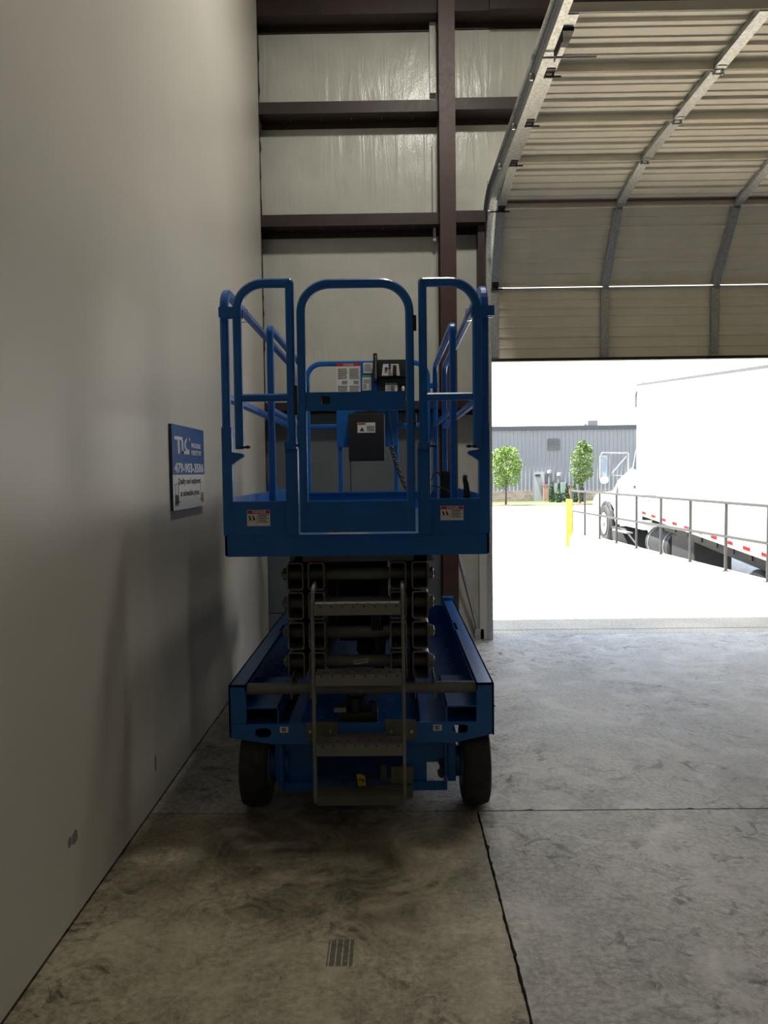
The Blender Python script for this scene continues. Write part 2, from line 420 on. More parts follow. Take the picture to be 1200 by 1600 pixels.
# ------------------------------------------------------------------ the room
WX = -1.113                                  # left wall face
WY = 7.06                                    # face of the insulation on the back wall
CEIL = 6.6
DX0, DX1 = 0.93, 4.66                        # doorway
JX, JY, TY = 0.378, 3.43, 7.20               # floor joints and threshold
wl = struct('wall_left', B().box(WX - 0.25, WX, -12, 6.86, 0.018, CEIL), M['drywall'])
struct('baseboard_left', B().box(WX - 0.24, WX - 0.012, -12, 6.86, 0.0, 0.018), M['dark'])
struct('wall_right', B().box(13, 13.2, -12, 7.4, 0, CEIL), M['vinyl'])
struct('wall_rear', B().box(WX - 0.25, 13.2, -12.2, -12, 0, CEIL), M['vinyl'])
struct('ceiling', B().box(WX - 0.25, 13.2, -12.2, 7.42, CEIL, CEIL + 0.15), M['vinyl'])

# floor: a sub-base with slabs whose joints are open and chipped
fl = struct('floor', B().box(WX - 0.25, 13.2, -12.2, TY + 0.05, -0.3, -0.03), M['dark'])
def slab(x0, x1, y0, y1, sides, name='slab', mat=None, parent=None, top=0.0, bot=-0.06):
    pts = []
    def edge(a, b, jag, nrm):
        a, b = Vector(a), Vector(b); L = (b - a).length; n = int(L / 0.022) if jag else 1
        for i in range(n):
            j = (rnd.random() ** 2 * 0.004 + (0.012 * rnd.random() if rnd.random() < 0.04 else 0)) if jag and i else 0
            p = a.lerp(b, i / n) + Vector(nrm) * j; pts.append((p.x, p.y, bot))
    edge((x0, y0), (x1, y0), 'S' in sides, (0, 1)); edge((x1, y0), (x1, y1), 'E' in sides, (-1, 0))
    edge((x1, y1), (x0, y1), 'N' in sides, (0, -1)); edge((x0, y1), (x0, y0), 'W' in sides, (1, 0))
    return B().poly(pts, (0, 0, top - bot)).out(name, mat or M['floor'], parent)
g = 0.0035
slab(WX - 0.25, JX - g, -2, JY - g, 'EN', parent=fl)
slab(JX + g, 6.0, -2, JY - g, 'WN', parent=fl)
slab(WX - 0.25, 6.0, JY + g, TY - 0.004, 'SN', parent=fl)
slab(6.0 + 2 * g, 13.2, -2, TY - 0.004, '', parent=fl)
slab(WX - 0.25, 13.2, -12, -2 - 2 * g, '', parent=fl)

# back wall: insulation, girts, column, liner boards
wb = B()
wb.box(WX - 0.3, 0.90, WY, WY + 0.16, 0, CEIL)
wb.box(0.90, DX1 + 0.05, WY, WY + 0.16, 4.15, CEIL)
wb.box(DX1 + 0.05, 13.2, WY, WY + 0.16, 0, CEIL)
wallb = struct('wall_back', wb, M['vinyl'])
GY = 6.86
def girt(x0, x1, zb, h=0.10, name='girt', dz=0.0):
    b = B()
    # a Z-girt lying flat: front flange, deep web seen from below, back flange
    t = 0.012
    pts = [(x0, GY, zb), (x0, GY, zb + h), (x0, GY + t, zb + h), (x0, GY + t, zb + t), (x0, WY, zb + t), (x0, WY, zb - 0.05), (x0, WY - t, zb - 0.05), (x0, WY - t, zb)]
    b.poly([(p[0], p[1], p[2]) for p in pts], (x1 - x0, 0, dz))
    return b.out(name, M['redsteel'], wallb)
COLX0, COLX1 = at(687, 300, 6.72).x, at(712, 300, 6.72).x
zs = [at(550, 352, GY).z, at(550, 176, GY).z]
zlow = at(550, 640, GY).z
for z in zs:
    a = girt(WX - 0.02, COLX0 + 0.03, z); girt(COLX0 + 0.05, 0.86 if z < 4.2 else 13, z + 0.012)
    # lap bolts and insulation staples along the web
    b = B()
    for i in range(5):
        x = -0.85 + i * 0.27; b.box(x, x + 0.004, GY + 0.10, GY + 0.14, z - 0.003, z)
    b.out('screw', M['steel'], a)
girt(WX - 0.02, COLX0 + 0.03, zlow, 0.07); girt(COLX0 + 0.05, 0.86, zlow + 0.005, 0.07)
zt = at(550, 22, GY).z
girt(WX - 0.02, COLX0 + 0.02, zt, 0.24); girt(COLX0 + 0.05, 13, zt + 0.01, 0.24)
B().box(WX - 0.3, WX - 0.02, 6.86, 7.10, 0, CEIL).out('leak_block', M['redsteel'], wallb)  # hidden block added to stop daylight leaking in at the wall corner
b = B(); b.box(0.9, 13, GY - 0.05, GY + 0.04, zt - 0.005, zt + 0.55); b.out('header_beam', M['redsteel'], wallb)
# I-section column
b = B()
b.box(COLX0, COLX1, 6.70, 6.715, 0, CEIL); b.box(COLX0, COLX1, 6.985, 7.0, 0, CEIL)
b.box((COLX0 + COLX1) / 2 - 0.005, (COLX0 + COLX1) / 2 + 0.005, 6.715, 6.985, 0, CEIL)
c_ = b.out('column', paint('red_oxide_column', (0.055, 0.024, 0.021), 0.5, var=0.2), wallb)
B().box(COLX0 - 0.05, COLX1 + 0.05, 6.66, 7.02, 0, 0.02).out('base_plate', M['redsteel'], c_)
# loose insulation tape hanging beside the column
b = B(); b.box(COLX0 - 0.06, COLX0 - 0.005, 7.0, 7.03, 4.9, 5.62); b.box(COLX0 - 0.045, COLX0 - 0.02, 6.96, 7.0, 3.6, 4.5)
b.out('insulation_flap', M['vinyl'], wallb)
# grey liner boards below the lowest girt
xs = [WX - 0.02, at(548, 740, 7.03).x - 0.004, at(548, 740, 7.03).x + 0.004, COLX0 + 0.02]
for i in (0, 2):
    B().box(xs[i], xs[i + 1], 7.03, WY + 0.005, 0.26, zlow - 0.02).out('liner_board', M['liner'], wallb)
B().box(WX - 0.02, COLX0 + 0.02, 7.01, WY + 0.005, 0.0, 0.25).out('base_board', M['liner'], wallb)
# ragged torn edge of vinyl where the left wall meets the back wall
b = B()
z = 1.2
while z < 6.3:
    L = rnd.uniform(0.05, 0.35)
    y = 6.865 + rnd.uniform(0, .03)
    b.poly([(WX + 0.001, y, z), (WX + rnd.uniform(0.008, 0.022), y, z + L * 0.3), (WX + rnd.uniform(0.004, 0.014), y, z + L * 0.75), (WX + 0.001, y, z + L)], (0, 0.004, 0))
    z += L + rnd.uniform(0.0, 0.12)
b.out('torn_edge', M['redsteel'], wallb)
# diagonal brace beside the doorway
p0, p1 = at(714, 860, 6.9), at(747, 985, 7.0)
b = B(); b.cyl(p0 + (p0 - p1) * 0.9, p1, 0.016, 12); br = b.out('brace_rod', M['galv'], wallb, smooth=True)
b = B(); b.box(p1.x - 0.03, p1.x + 0.05, 6.97, 7.05, 0, 0.10); b.out('brace_foot', M['galv'], br)
# jamb
b = B(); b.box(0.80, 0.86, 6.93, 7.06, 2.4, 3.83); b.out('jamb_channel', M['redsteel'], wallb)
b = B(); b.box(0.80, 0.90, 6.97, 7.06, 0, 2.4, 0.008); b.out('jamb_wrap', M['vinyl'], wallb)
b = B(); b.box(0.90, 0.935, 7.20, 7.245, 0, 4.0); b.box(DX1, DX1 + 0.05, 7.20, 7.25, 0, 4.0); b.box(0.88, 0.955, 7.125, 7.2, 2.54, 2.75); b.box(0.88, 1.04, 7.125, 7.2, 2.75, 4.0); b.out('jamb_trim', M['galv'], wallb)
B().box(WX - 0.3, 0.92, 7.22, 7.30, 0, CEIL).out('outer_sheet', M['siding'], wallb)
B().box(DX1 + 0.03, 13.2, 7.22, 7.30, 0, CEIL).out('outer_sheet', M['siding'], wallb)
B().box(0.92, DX1 + 0.03, 7.22, 7.30, 3.95, CEIL).out('outer_sheet', M['siding'], wallb)
B().box(WX - 0.3, 13.2, 7.28, 7.44, CEIL - 0.1, CEIL + 0.15).out('gutter', M['fascia'], wallb)

# ------------------------------------------------------------------ overhead sectional door
door = bpy.data.objects.new('door_1', None); col.objects.link(door); door.location = (DX0, 7.05, 2.56); door['kind'] = 'structure'
J = [(7.06, 2.56), (7.05, 3.195), (6.64, 3.76), (5.98, 3.885), (5.32, 3.89), (4.67, 3.89), (4.07, 3.89)]
LIP = 0.046
STX = [0.965, 1.96, 2.955, 3.95, 4.62]
def rib_profile(L):
    pts = [(0.0, 0.0)]
    for c, dpt, wd in ((0.11, 0.007, 0.024), (0.22, 0.016, 0.036), (0.31, 0.007, 0.024), (0.42, 0.007, 0.024), (0.50, 0.016, 0.036), (0.58, 0.007, 0.024)):
        s0 = c / 0.68 * L
        pts += [(s0 - wd / 2, 0), (s0 - wd / 4, dpt), (s0 + wd / 4, dpt), (s0 + wd / 2, 0)]
    return pts + [(L, 0)]
for i in range(len(J) - 1):
    A, Bq = Vector((0, J[i][0], J[i][1])), Vector((0, J[i + 1][0], J[i + 1][1]))
    d = (Bq - A).normalized(); n = Vector((0, -d.z, d.y)) # inward
    if n.y > 0.1 or n.z > 0.1: n = -n
    A2, B2 = A + d * 0.003, Bq - d * 0.003; L = (B2 - A2).length
    b = B(); out = A2 - n * LIP
    prof = [out + d * s_ + n * (q * 1.0) for s_, q in rib_profile(L)]
    loop = [A2 + d * 0.0, A2 + d * 0.004] + [p + n * 0.0 + (d * 0.004 if k == 0 else Vector()) for k, p in enumerate(prof[:-1])] + [prof[-1] - d * 0.004, B2 - d * 0.004, B2, B2 - n * (LIP + 0.003)] + [p - n * 0.003 for p in prof[::-1]]
    b.poly([(DX0, p.y, p.z) for p in loop], (DX1 - DX0 + 0.02, 0, 0))
    sec = b.out('door_section', M['doorskin'], door)
    for x in STX:
        wst = 0.035
        b = B()
        q = [A2 + d * 0.015, B2 - d * 0.015]
        for xa, xb, n0, n1 in ((x - wst, x + wst, 0.0, 0.004), (x - wst, x - wst + 0.003, -LIP + 0.014, 0.0), (x + wst - 0.003, x + wst, -LIP + 0.014, 0.0)):
            b.poly([(xa, (p + n * m).y, (p + n * m).z) for p, m in ((q[0], n0), (q[1], n0), (q[1], n1), (q[0], n1))], (xb - xa, 0, 0))
        st = b.out('stile', M['galv'], sec)
    # hinges at the lower joint
    if i > 0:
        for x in STX:
            b = B(); c = A + n * 0.012
            b.poly([(x - 0.028, *(A + d * s_ + n * m).yz) for s_, m in ((-0.05, 0.004), (0.06, 0.004), (0.06, 0.008), (-0.05, 0.008))], (0.056, 0, 0))
            for xx in (x - 0.026, x + 0.021):
                b.poly([(xx, *(A + d * s_ + n * m).yz) for s_, m in ((-0.02, 0.008), (0.02, 0.008), (0.012, 0.03), (-0.012, 0.03))], (0.005, 0, 0))
            b.cyl((x - 0.034 if x > 1 else x - 0.11, c.y + n.y * 0.012, c.z + n.z * 0.012), (x + 0.034 if x > 1 else x + 0.07, c.y + n.y * 0.012, c.z + n.z * 0.012), 0.006, 8)
            h = b.out('hinge', M['black'] if x < 1 else M['galv'], door)
            if x < 1:
                B().cyl((x - 0.115, c.y + n.y * 0.012, c.z + n.z * 0.012), (x - 0.095, c.y + n.y * 0.012, c.z + n.z * 0.012), 0.022, 16).out('roller', M['steel'], door)
# pinkish astragal pipe at the third joint and bottom bar
b = B(); b.cyl((DX0 + 0.05, 6.60, 3.80), (DX1, 6.60, 3.80), 0.010, 10); b.out('torsion_strut', paint('dull_red_strut', (0.17, 0.07, 0.06), 0.5), door)
b = B(); b.box(DX0, DX1 + .02, 7.04, 7.115, 2.535, 2.562); b.out('bottom_seal', M['fascia'], door)
# top corner bracket with its roller stem
b = B(); b.box(0.935, 1.0, 4.20, 4.36, 3.868, 3.885); b.box(0.935, 0.94, 4.20, 4.40, 3.81, 3.885); tb = b.out('top_bracket', M['black'], door)
b = B(); b.cyl((0.86, 4.36, 3.815), (1.16, 4.36, 3.815), 0.006, 8); b.out('roller_stem', M['steel'], door)
# tracks: vertical, curve, horizontal; C-shaped section
def track(x, sgn):
    path = fillet([(x, 6.985, 0.0), (x, 6.985, 3.865), (x, -0.6, 3.865)], [0, 0.38, 0], 14)
    t = 0.003
    C = [(-0.03, 0.0), (0.03, 0.0), (0.03, 0.045), (0.016, 0.045), (0.016, 0.042), (0.027, 0.042), (0.027, 0.003), (-0.027, 0.003), (-0.027, 0.042), (-0.016, 0.042), (-0.016, 0.045), (-0.03, 0.045)]
    b = B(); b.sweep(path, [(a_, sgn * q) for a_, q in C], (1, 0, 0)); o = b.out('track', M['galv'], door)
    b = B()
    b.sweep(fillet([(x, 6.985, 3.2), (x, 6.985, 3.865), (x, -0.6, 3.865)], [0, 0.38, 0], 14), [(-0.075, 0), (-0.03, 0), (-0.03, -sgn * t), (-0.072, -sgn * t), (-0.072, -sgn * 0.03), (-0.075, -sgn * 0.03)], (1, 0, 0))
    b.out('track_angle', M['galv'], door)
    b = B(); b.sweep([(x - sgn * 0.03, 7.05, 0), (x - sgn * 0.03, 7.05, 3.3)], [(-0.02, -0.035), (0.0, -0.035), (0.0, 0.03), (-0.02, 0.03)], (1, 0, 0)); b.out('track_back_angle', M['galv'], door)
track(0.875, 1); track(DX1 + 0.06, -1)

# ------------------------------------------------------------------ scissor lift
lift = thing('scissor_lift', (-0.14, 3.4, 0), 'blue electric scissor lift with platform lowered, standing on the concrete floor beside the left wall', 'scissor lift')
XL, XR = at(351.5, 850, 3.40).x, at(764.5, 850, 3.40).x                       # platform sides
XC = (XL + XR) / 2
BL = M['blue']
YG, YF, YR = 3.36, 3.40, 5.90
# wheels
def wheel(cx, cy, face):
    prof = [(-0.06, 0.11), (-0.062, 0.165), (-0.055, 0.186), (-0.03, 0.194), (0.03, 0.194), (0.055, 0.186), (0.062, 0.165), (0.06, 0.11)]
    wlo = B().lathe((cx, cy, 0.196), 'X', prof, 48).out('wheel', M['rubber'], lift, origin=(cx, cy, 0.196), smooth=True)
    B().lathe((cx, cy, 0.196), 'X', [(-0.064, 0.105), (-0.050, 0.11), (0.050, 0.11), (0.064, 0.105)], 32).out('rim', M['grey'], wlo, smooth=True)
    return wlo
WXl, WXr = -0.635, 0.375
for cx in (WXl, WXr):
    for cy in (3.535, 5.38):
        wheel(cx, cy, 0)
for sgn, cx in ((1, WXl), (-1, WXr)):
    b = B(); b.cyl((cx + sgn * 0.05, 3.535, 0.196), (cx + sgn * 0.15, 3.535, 0.196), 0.07, 20)
    b.box(min(cx + sgn * 0.09, cx + sgn * 0.13), max(cx + sgn * 0.09, cx + sgn * 0.13), 3.45, 3.66, 0.13, 0.37, 0.01)
    b.out('steer_yoke', BL, lift, smooth=True)
# chassis: cross plate with two oval holes, side beams, tray, fork pockets
def P2(px, py, Y=3.38): p = at(px, py, Y); return (p.x, p.z)
def oval(px, py, rx, rz, n=20, e=2.6):
    x, z = P2(px, py)
    return [(x + rx * math.copysign(abs(math.cos(t)) ** (2 / e), math.cos(t)), z + rz * math.copysign(abs(math.sin(t)) ** (2 / e), math.sin(t))) for t in [2 * math.pi * i / n for i in range(n)]]
CXL, CXR = P2(357.5, 1110)[0], P2(772, 1110)[0]
outl = [P2(358, 1132), P2(772, 1127), P2(772, 1146), P2(712, 1160), P2(425, 1163), P2(359, 1153)]
bm = plate_bm([outl, oval(411, 1145.5, 0.036, 0.022), oval(719, 1138.5, 0.036, 0.022)], 0.012)
bmesh.ops.translate(bm, verts=bm.verts, vec=(0, 3.38, 0))
chs = B(); chs.join(bm)
ZT = P2(600, 1069)[1]; ZB = 0.40
for s, xo in ((1, CXL), (-1, CXR)):
    xi = xo + s * 0.078
    a_, b_ = sorted((xo, xi))
    Y1 = 5.68
    # outer web, end face, folded top flange with a step in it
    chs.box(min(xo, xo + s * 0.008), max(xo, xo + s * 0.008), 3.38, Y1, ZB - 0.03, ZT)
    chs.box(a_, b_, 3.38, 3.392, P2(357 if s > 0 else 772, 1131 if s > 0 else 1127)[1], ZT)
    chs.box(a_, b_, 3.38, 4.55, ZT - 0.008, ZT)
    a2, b2 = sorted((xo, xo + s * 0.055)); chs.box(a2, b2, 4.55, 4.75, ZT - 0.008, ZT)
    chs.box(a_, b_, 4.75, Y1, ZT - 0.008, ZT)
    # inner lip
    chs.box(min(xi, xi - s * 0.005), max(xi, xi - s * 0.005), 3.38, Y1, ZT - 0.03, ZT)
    # rear raised end cap
    chs.box(a_, b_, Y1 - 0.012, Y1, ZB, ZT + 0.02); chs.box(a_, b_, Y1 - 0.10, Y1, ZT, ZT + 0.02)
    # fork pocket: open box
    pa, pb = P2(366, 1108)[0], P2(435, 1108)[0]
    if s < 0: pa, pb = P2(697, 1108)[0], P2(746, 1108)[0] + 0.08
    zt2, zb2 = P2(400, 1106)[1], P2(400, 1133)[1]
    chs.box(pa, pb, 3.385, 3.9, zt2 - 0.006, zt2); chs.box(pb - 0.006 if s > 0 else pa, pb if s > 0 else pa + 0.006, 3.385, 3.9, zb2, zt2)
chs.box(CXL, CXR, 5.67, 5.69, ZB, ZT - 0.05)
chassis = chs.out('chassis', BL, lift)
zt3 = P2(600, 1131)[1]
b = B(); b.box(CXL + 0.01, CXR - 0.01, 3.391, 5.67, zt3 - 0.012, zt3 - 0.004)
b.out('tray', paint('blue_tray_paint', BLUE, 0.25, var=0.15), chassis)
for x in (XC - 0.27, XC + 0.27):
    B().poly([(x, 3.40, zt3), (x + 0.05, 3.40, zt3), (x + 0.05, 3.40, zt3 + 0.006), (x + 0.006, 3.40, zt3 + 0.006), (x + 0.006, 3.40, zt3 + 0.05), (x, 3.40, zt3 + 0.05)], (0, 2.2, 0)).out('roller_track', BL, chassis)
B().box(CXL + 0.08, P2(366, 1100)[0] + 0.23, 3.46, 3.9, zt3, zt3 + 0.006).out('pocket_floor', M['dark'], chassis)
# tie-down stickers (pictogram of a hook)
for px, py in ((444, 1140), (683.5, 1137)):
    x, z = P2(px, py)
    st = B().box(x - 0.019, x + 0.019, 3.3785, 3.3798, z - 0.0135, z + 0.0135).out('sticker', M['white'], chassis)
    b = B(); b.box(x - 0.012, x + 0.010, 3.3778, 3.3784, z + 0.004, z + 0.008); b.box(x - 0.008, x - 0.003, 3.3778, 3.3784, z - 0.009, z + 0.004)
    b.box(x + 0.002, x + 0.007, 3.3778, 3.3784, z - 0.009, z + 0.000); b.box(x - 0.004, x + 0.006, 3.3778, 3.3784, z - 0.004, z - 0.001)
    b.out('pictogram', M['ink'], st)
# belly: side plates, floor pan, rear panel with opening
b = B()
xa, xb = P2(435, 1200)[0], P2(700, 1200)[0]
b.box(xa, xa + 0.010, 3.43, 5.2, 0.10, 0.37); b.box(xb - 0.010, xb, 3.43, 5.2, 0.10, 0.37)
b.box(xa, xb, 3.45, 3.46, 0.09, P2(600, 1232)[1]); b.box(xa, xb - 0.14, 3.6, 5.2, 0.09, 0.10)
b.box(xa, P2(488, 1200)[0], 3.5, 3.51, 0.10, 0.36)
b.box(P2(488, 1200)[0], P2(632, 1200)[0], 3.47, 3.48, 0.285, 0.36)
b.box(P2(632, 1200)[0], P2(668, 1200)[0], 3.47, 3.48, 0.10, 0.36)
b.box(P2(668, 1200)[0], xb, 3.47, 3.48, P2(600, 1203)[1], 0.36)
b.out('belly_guard', BL, lift)
b = B(); x = P2(690, 1200)[0]
b.cyl((x, 3.452, P2(0, 1208)[1]), (x, 3.49, P2(0, 1208)[1]), 0.010, 12); b.cyl((x, 3.452, P2(0, 1226)[1]), (x, 3.49, P2(0, 1226)[1]), 0.013, 12)
b.box(x - 0.004, x + 0.012, 3.455, 3.47, P2(0, 1232)[1], P2(0, 1203)[1]); b.out('latch', M['black'], lift)
# grey box and battery lid inside the belly
b = B(); b.box(P2(594, 1200)[0], P2(604, 1200)[0], 3.462, 3.475, P2(0, 1237)[1], P2(0, 1212)[1]); b.box(P2(611, 1200)[0], P2(646, 1200)[0], 3.44, 3.455, P2(0, 1238)[1], P2(0, 1212)[1])
b.out('cover_plate', M['olive'], lift)
b = B(); b.box(P2(487, 1200)[0], P2(645, 1200)[0], 3.42, 3.447, P2(0, 1258)[1], P2(0, 1240)[1]); b.out('lower_bar', M['olive'], lift)
# bracket strip behind the ladder
b = B(); b.box(P2(480, 1140)[0], P2(650, 1140)[0], 3.366, 3.379, P2(0, 1160)[1], P2(0, 1150)[1])
b.box(P2(480, 1140)[0], P2(528, 1140)[0], 3.366, 3.379, P2(0, 1150)[1], P2(0, 1132)[1]); b.box(P2(602, 1140)[0], P2(650, 1140)[0], 3.366, 3.379, P2(0, 1150)[1], P2(0, 1130)[1])
br = b.out('ladder_bracket', M['olive'], lift)
for px in (485, 517, 611, 643):
    x, z = P2(px, 1141); B().cyl((x, 3.358, z), (x, 3.367, z), 0.008, 6).out('bolt', M['steel'], br)
# hydraulic block and motor in the tray, with hoses
b = B(); x0, z0 = P2(531, 1147); x1, z1 = P2(590, 1118)
b.box(x0, x1, 3.42, 3.56, zt3, z1, 0.006); b.cyl(((x0 + x1) / 2 - .02, 3.46, z1), ((x0 + x1) / 2 - .02, 3.46, z1 + 0.06), 0.03, 18)
b.cyl((x0 + 0.02, 3.43, z1), (x0 + 0.02, 3.43, z1 + 0.035), 0.012, 12); b.cyl((x1 - 0.02, 3.44, z1), (x1 - 0.02, 3.44, z1 + 0.045), 0.016, 12)
hb = b.out('valve_block', M['black'], lift, smooth=True)
b = B(); b.box(P2(548, 1100)[0], P2(583, 1100)[0], 3.58, 3.585, P2(0, 1112)[1], P2(0, 1098)[1]); b.out('data_plate', M['doorpaint'], hb)
b = B(); b.box(P2(521, 1100)[0], P2(540, 1100)[0], 3.405, 3.41, P2(0, 1121)[1], P2(0, 1114)[1]); b.out('label_plate', M['doorpaint'], hb)
b = B()
for k in range(3):
    b.pipe(fillet([(x0 + 0.03 + k * 0.035, 3.47, z1), (x0 + 0.03 + k * 0.035, 3.47, z1 + 0.07), (x0 + 0.14 + k * 0.03, 3.62, z1 + 0.11), (x0 + 0.24, 3.8, z1 + 0.05)], 0.04, 5), 0.008, 8)
b.out('hose', M['black'], hb, smooth=True)
# yellow tag
b = B(); x, z = P2(563, 1224); 
b.poly([(x - 0.018, 3.405, z + 0.028), (x - 0.006, 3.405, z + 0.034), (x + 0.020, 3.405, z + 0.022), (x + 0.024, 3.405, z - 0.022), (x + 0.004, 3.405, z - 0.034), (x - 0.010, 3.405, z - 0.026)], (0, 0.006, 0))
tg = b.out('hanging_tag', M['tag'], lift); 
b = B(); b.box(x - 0.006, x + 0.001, 3.402, 3.4045, z + 0.004, z + 0.014); b.box(x + 0.007, x + 0.014, 3.402, 3.4045, z - 0.002, z + 0.010); b.pipe([(x - 0.002, 3.405, z + 0.03), (x, 3.42, z + 0.08), (x, 3.46, z + 0.12)], 0.0015, 6); b.out('tag_hole', M['ink'], tg)
# cross slider tube with collars
pz = P2(565, 1079)[1]
b = B(); b.cyl((CXL + 0.075, 3.425, pz), (CXR - 0.075, 3.425, pz), 0.026, 24); sb = b.out('cross_tube', M['grey'], lift, smooth=True)
for px in (456, 486, 649, 679):
    x = at(px, 1080, 3.43).x; b = B(); b.box(x - 0.004, x + 0.004, 3.405, 3.60, pz - 0.045, pz + 0.05, 0.003); b.out('collar', M['grey'], sb)
# scissor arms: hollow boxes seen end-on, four levels, four across
def arm_bm(x, z, y0, y1):
    w2, h2, r, t = 0.0385, 0.064, 0.013, 0.006
    def rr(w_, h_, r_):
        pts = []
        for cx, cz, a0 in ((w_ - r_, h_ - r_, 0), (-w_ + r_, h_ - r_, 90), (-w_ + r_, -h_ + r_, 180), (w_ - r_, -h_ + r_, 270)):
            for k in range(4): a = R(a0 + k * 30); pts.append((cx + r_ * math.cos(a), cz + r_ * math.sin(a)))
        return pts
    o, i = rr(w2, h2, r), rr(w2 - t, h2 - t, r - t + 0.002); t_ = bmesh.new(); n = len(o)
    ring = lambda L, y: [t_.verts.new((x + a, y, z + c)) for a, c in L]
    O0, I0, O1, I1 = ring(o, y0), ring(i, y0), ring(o, y1), ring(i, y1)
    for k in range(n):
        j = (k + 1) % n
        t_.faces.new((O0[k], O0[j], O1[j], O1[k])); t_.faces.new((I0[j], I0[k], I1[k], I1[j]))
        t_.faces.new((O0[j], O0[k], I0[k], I0[j])); t_.faces.new((O1[k], O1[j], I1[j], I1[k]))
    return t_
YA = 3.50
axs = [at(462, 970, YA).x, at(495, 970, YA).x, at(622.5, 970, YA).x, at(657, 970, YA).x]
azs = [at(560, y, YA).z for y in (900, 946, 993, 1040)]
proto = None
for zi, z in enumerate(azs):
    for xi, x in enumerate(axs):
        if proto is None:
            b = B(); b.join(arm_bm(x, z, YA, YA + 2.05)); proto = b.out('scissor_arm', M['grey'], lift, origin=(x, YA, z), smooth=True); pos0 = Vector((x, YA, z))
        else:
            c = proto.copy(); c.location = proto.location + Vector((x, YA, z)) - pos0; col.objects.link(c)
    # pivot tube near the front, passing all four arms, with collar bolts at its ends
    yp = YA + 0.09
    b = B(); b.cyl((axs[0] - 0.04, yp, z), (axs[3] + 0.04, yp, z), 0.029, 20); pt = b.out('pivot_tube', M['grey'], lift, smooth=True)
    for s, x in ((-1, axs[0] - 0.04), (1, axs[3] + 0.04)):
        b = B(); b.lathe((x, yp, z), 'X', [(0, 0.036), (s * 0.008, 0.036), (s * 0.010, 0.030), (s * 0.024, 0.028), (s * 0.028, 0.014), (s * 0.034, 0.012)], 20)
        b.box(x + min(0, s * 0.02), x + max(0, s * 0.02), yp - 0.055, yp - 0.02, z - 0.012, z + 0.012)
        b.out('pin_head', M['grey'], pt, smooth=True)
    b = B(); b.cyl((axs[1] + 0.05, YA + 1.0, z), (axs[2] - 0.05, YA + 1.0, z), 0.035, 16); b.out('pivot_tube', M['grey'], lift, smooth=True)
# lift cylinder and hoses between the inner arms
b = B(); b.cyl((XC + 0.02, 3.75, azs[3] + 0.02), (XC + 0.02, 5.2, azs[1]), 0.045, 20); b.out('hydraulic_cylinder', M['black'], lift, smooth=True)
for k in range(4):
    b = B(); x = axs[2] - 0.075 - k * 0.013
    b.pipe([(x, 3.62 + 0.02 * k, azs[0] + 0.06), (x + 0.03, 3.58, azs[0]), (x + 0.012, 3.60, azs[1] + 0.02), (x - 0.012, 3.56, azs[2] + 0.04), (x + 0.01, 3.58, azs[2] - 0.04), (x, 3.62, azs[3] - 0.03), (x, 3.75, pz)], 0.0065, 8)
    b.out('hose', M['black'], lift, smooth=True)
b = B(); b.box(axs[1] + 0.05, axs[2] - 0.05, 4.3, 4.31, azs[3] - 0.06, azs[0] + 0.06); b.out('dark_backing', M['black'], lift)  # black sheet added to darken the view through the arm stack
# paper sticker on the lowest pivot tube
p = at(564, 1033, YA + 0.055)
b = B(); b.poly([(p.x - 0.035, p.y, p.z - 0.017), (p.x + 0.034, p.y, p.z - 0.008), (p.x + 0.036, p.y, p.z + 0.013), (p.x - 0.034, p.y, p.z + 0.003)], (0, 0.004, 0)); stk = b.out('paper_sticker', paint('buff_paper', (0.50, 0.45, 0.33), 0.7), lift)
b = B()
for k in range(7): b.box(p.x - 0.028 + k * 0.0085, p.x - 0.023 + k * 0.0085, p.y - 0.001, p.y - 0.0004, p.z - 0.006 + k * 0.0012, p.z + 0.0 + k * 0.0012)
b.out('print', M['ink'], stk)
# dark upper linkage plate between the stack and the platform
pu = [at(456, 880, YA), at(466, 866, YA), at(674, 866, YA), at(679, 882, YA), at(676, 892, YA), at(456, 892, YA)]
zt_ = azs[0] + 0.064
b = B(); b.poly([(q.x, YA + 0.02, max(q.z, zt_ + 0.001)) for q in pu[:4]], (0, 0.02, 0))
for px in (462, 657): 
    x = at(px, 880, YA).x; b.box(x - 0.03, x + 0.03, YA + 0.02, YA + 2.0, zt_ + 0.001, at(560, 868, YA).z)
b.out('upper_linkage', M['grey'], lift)
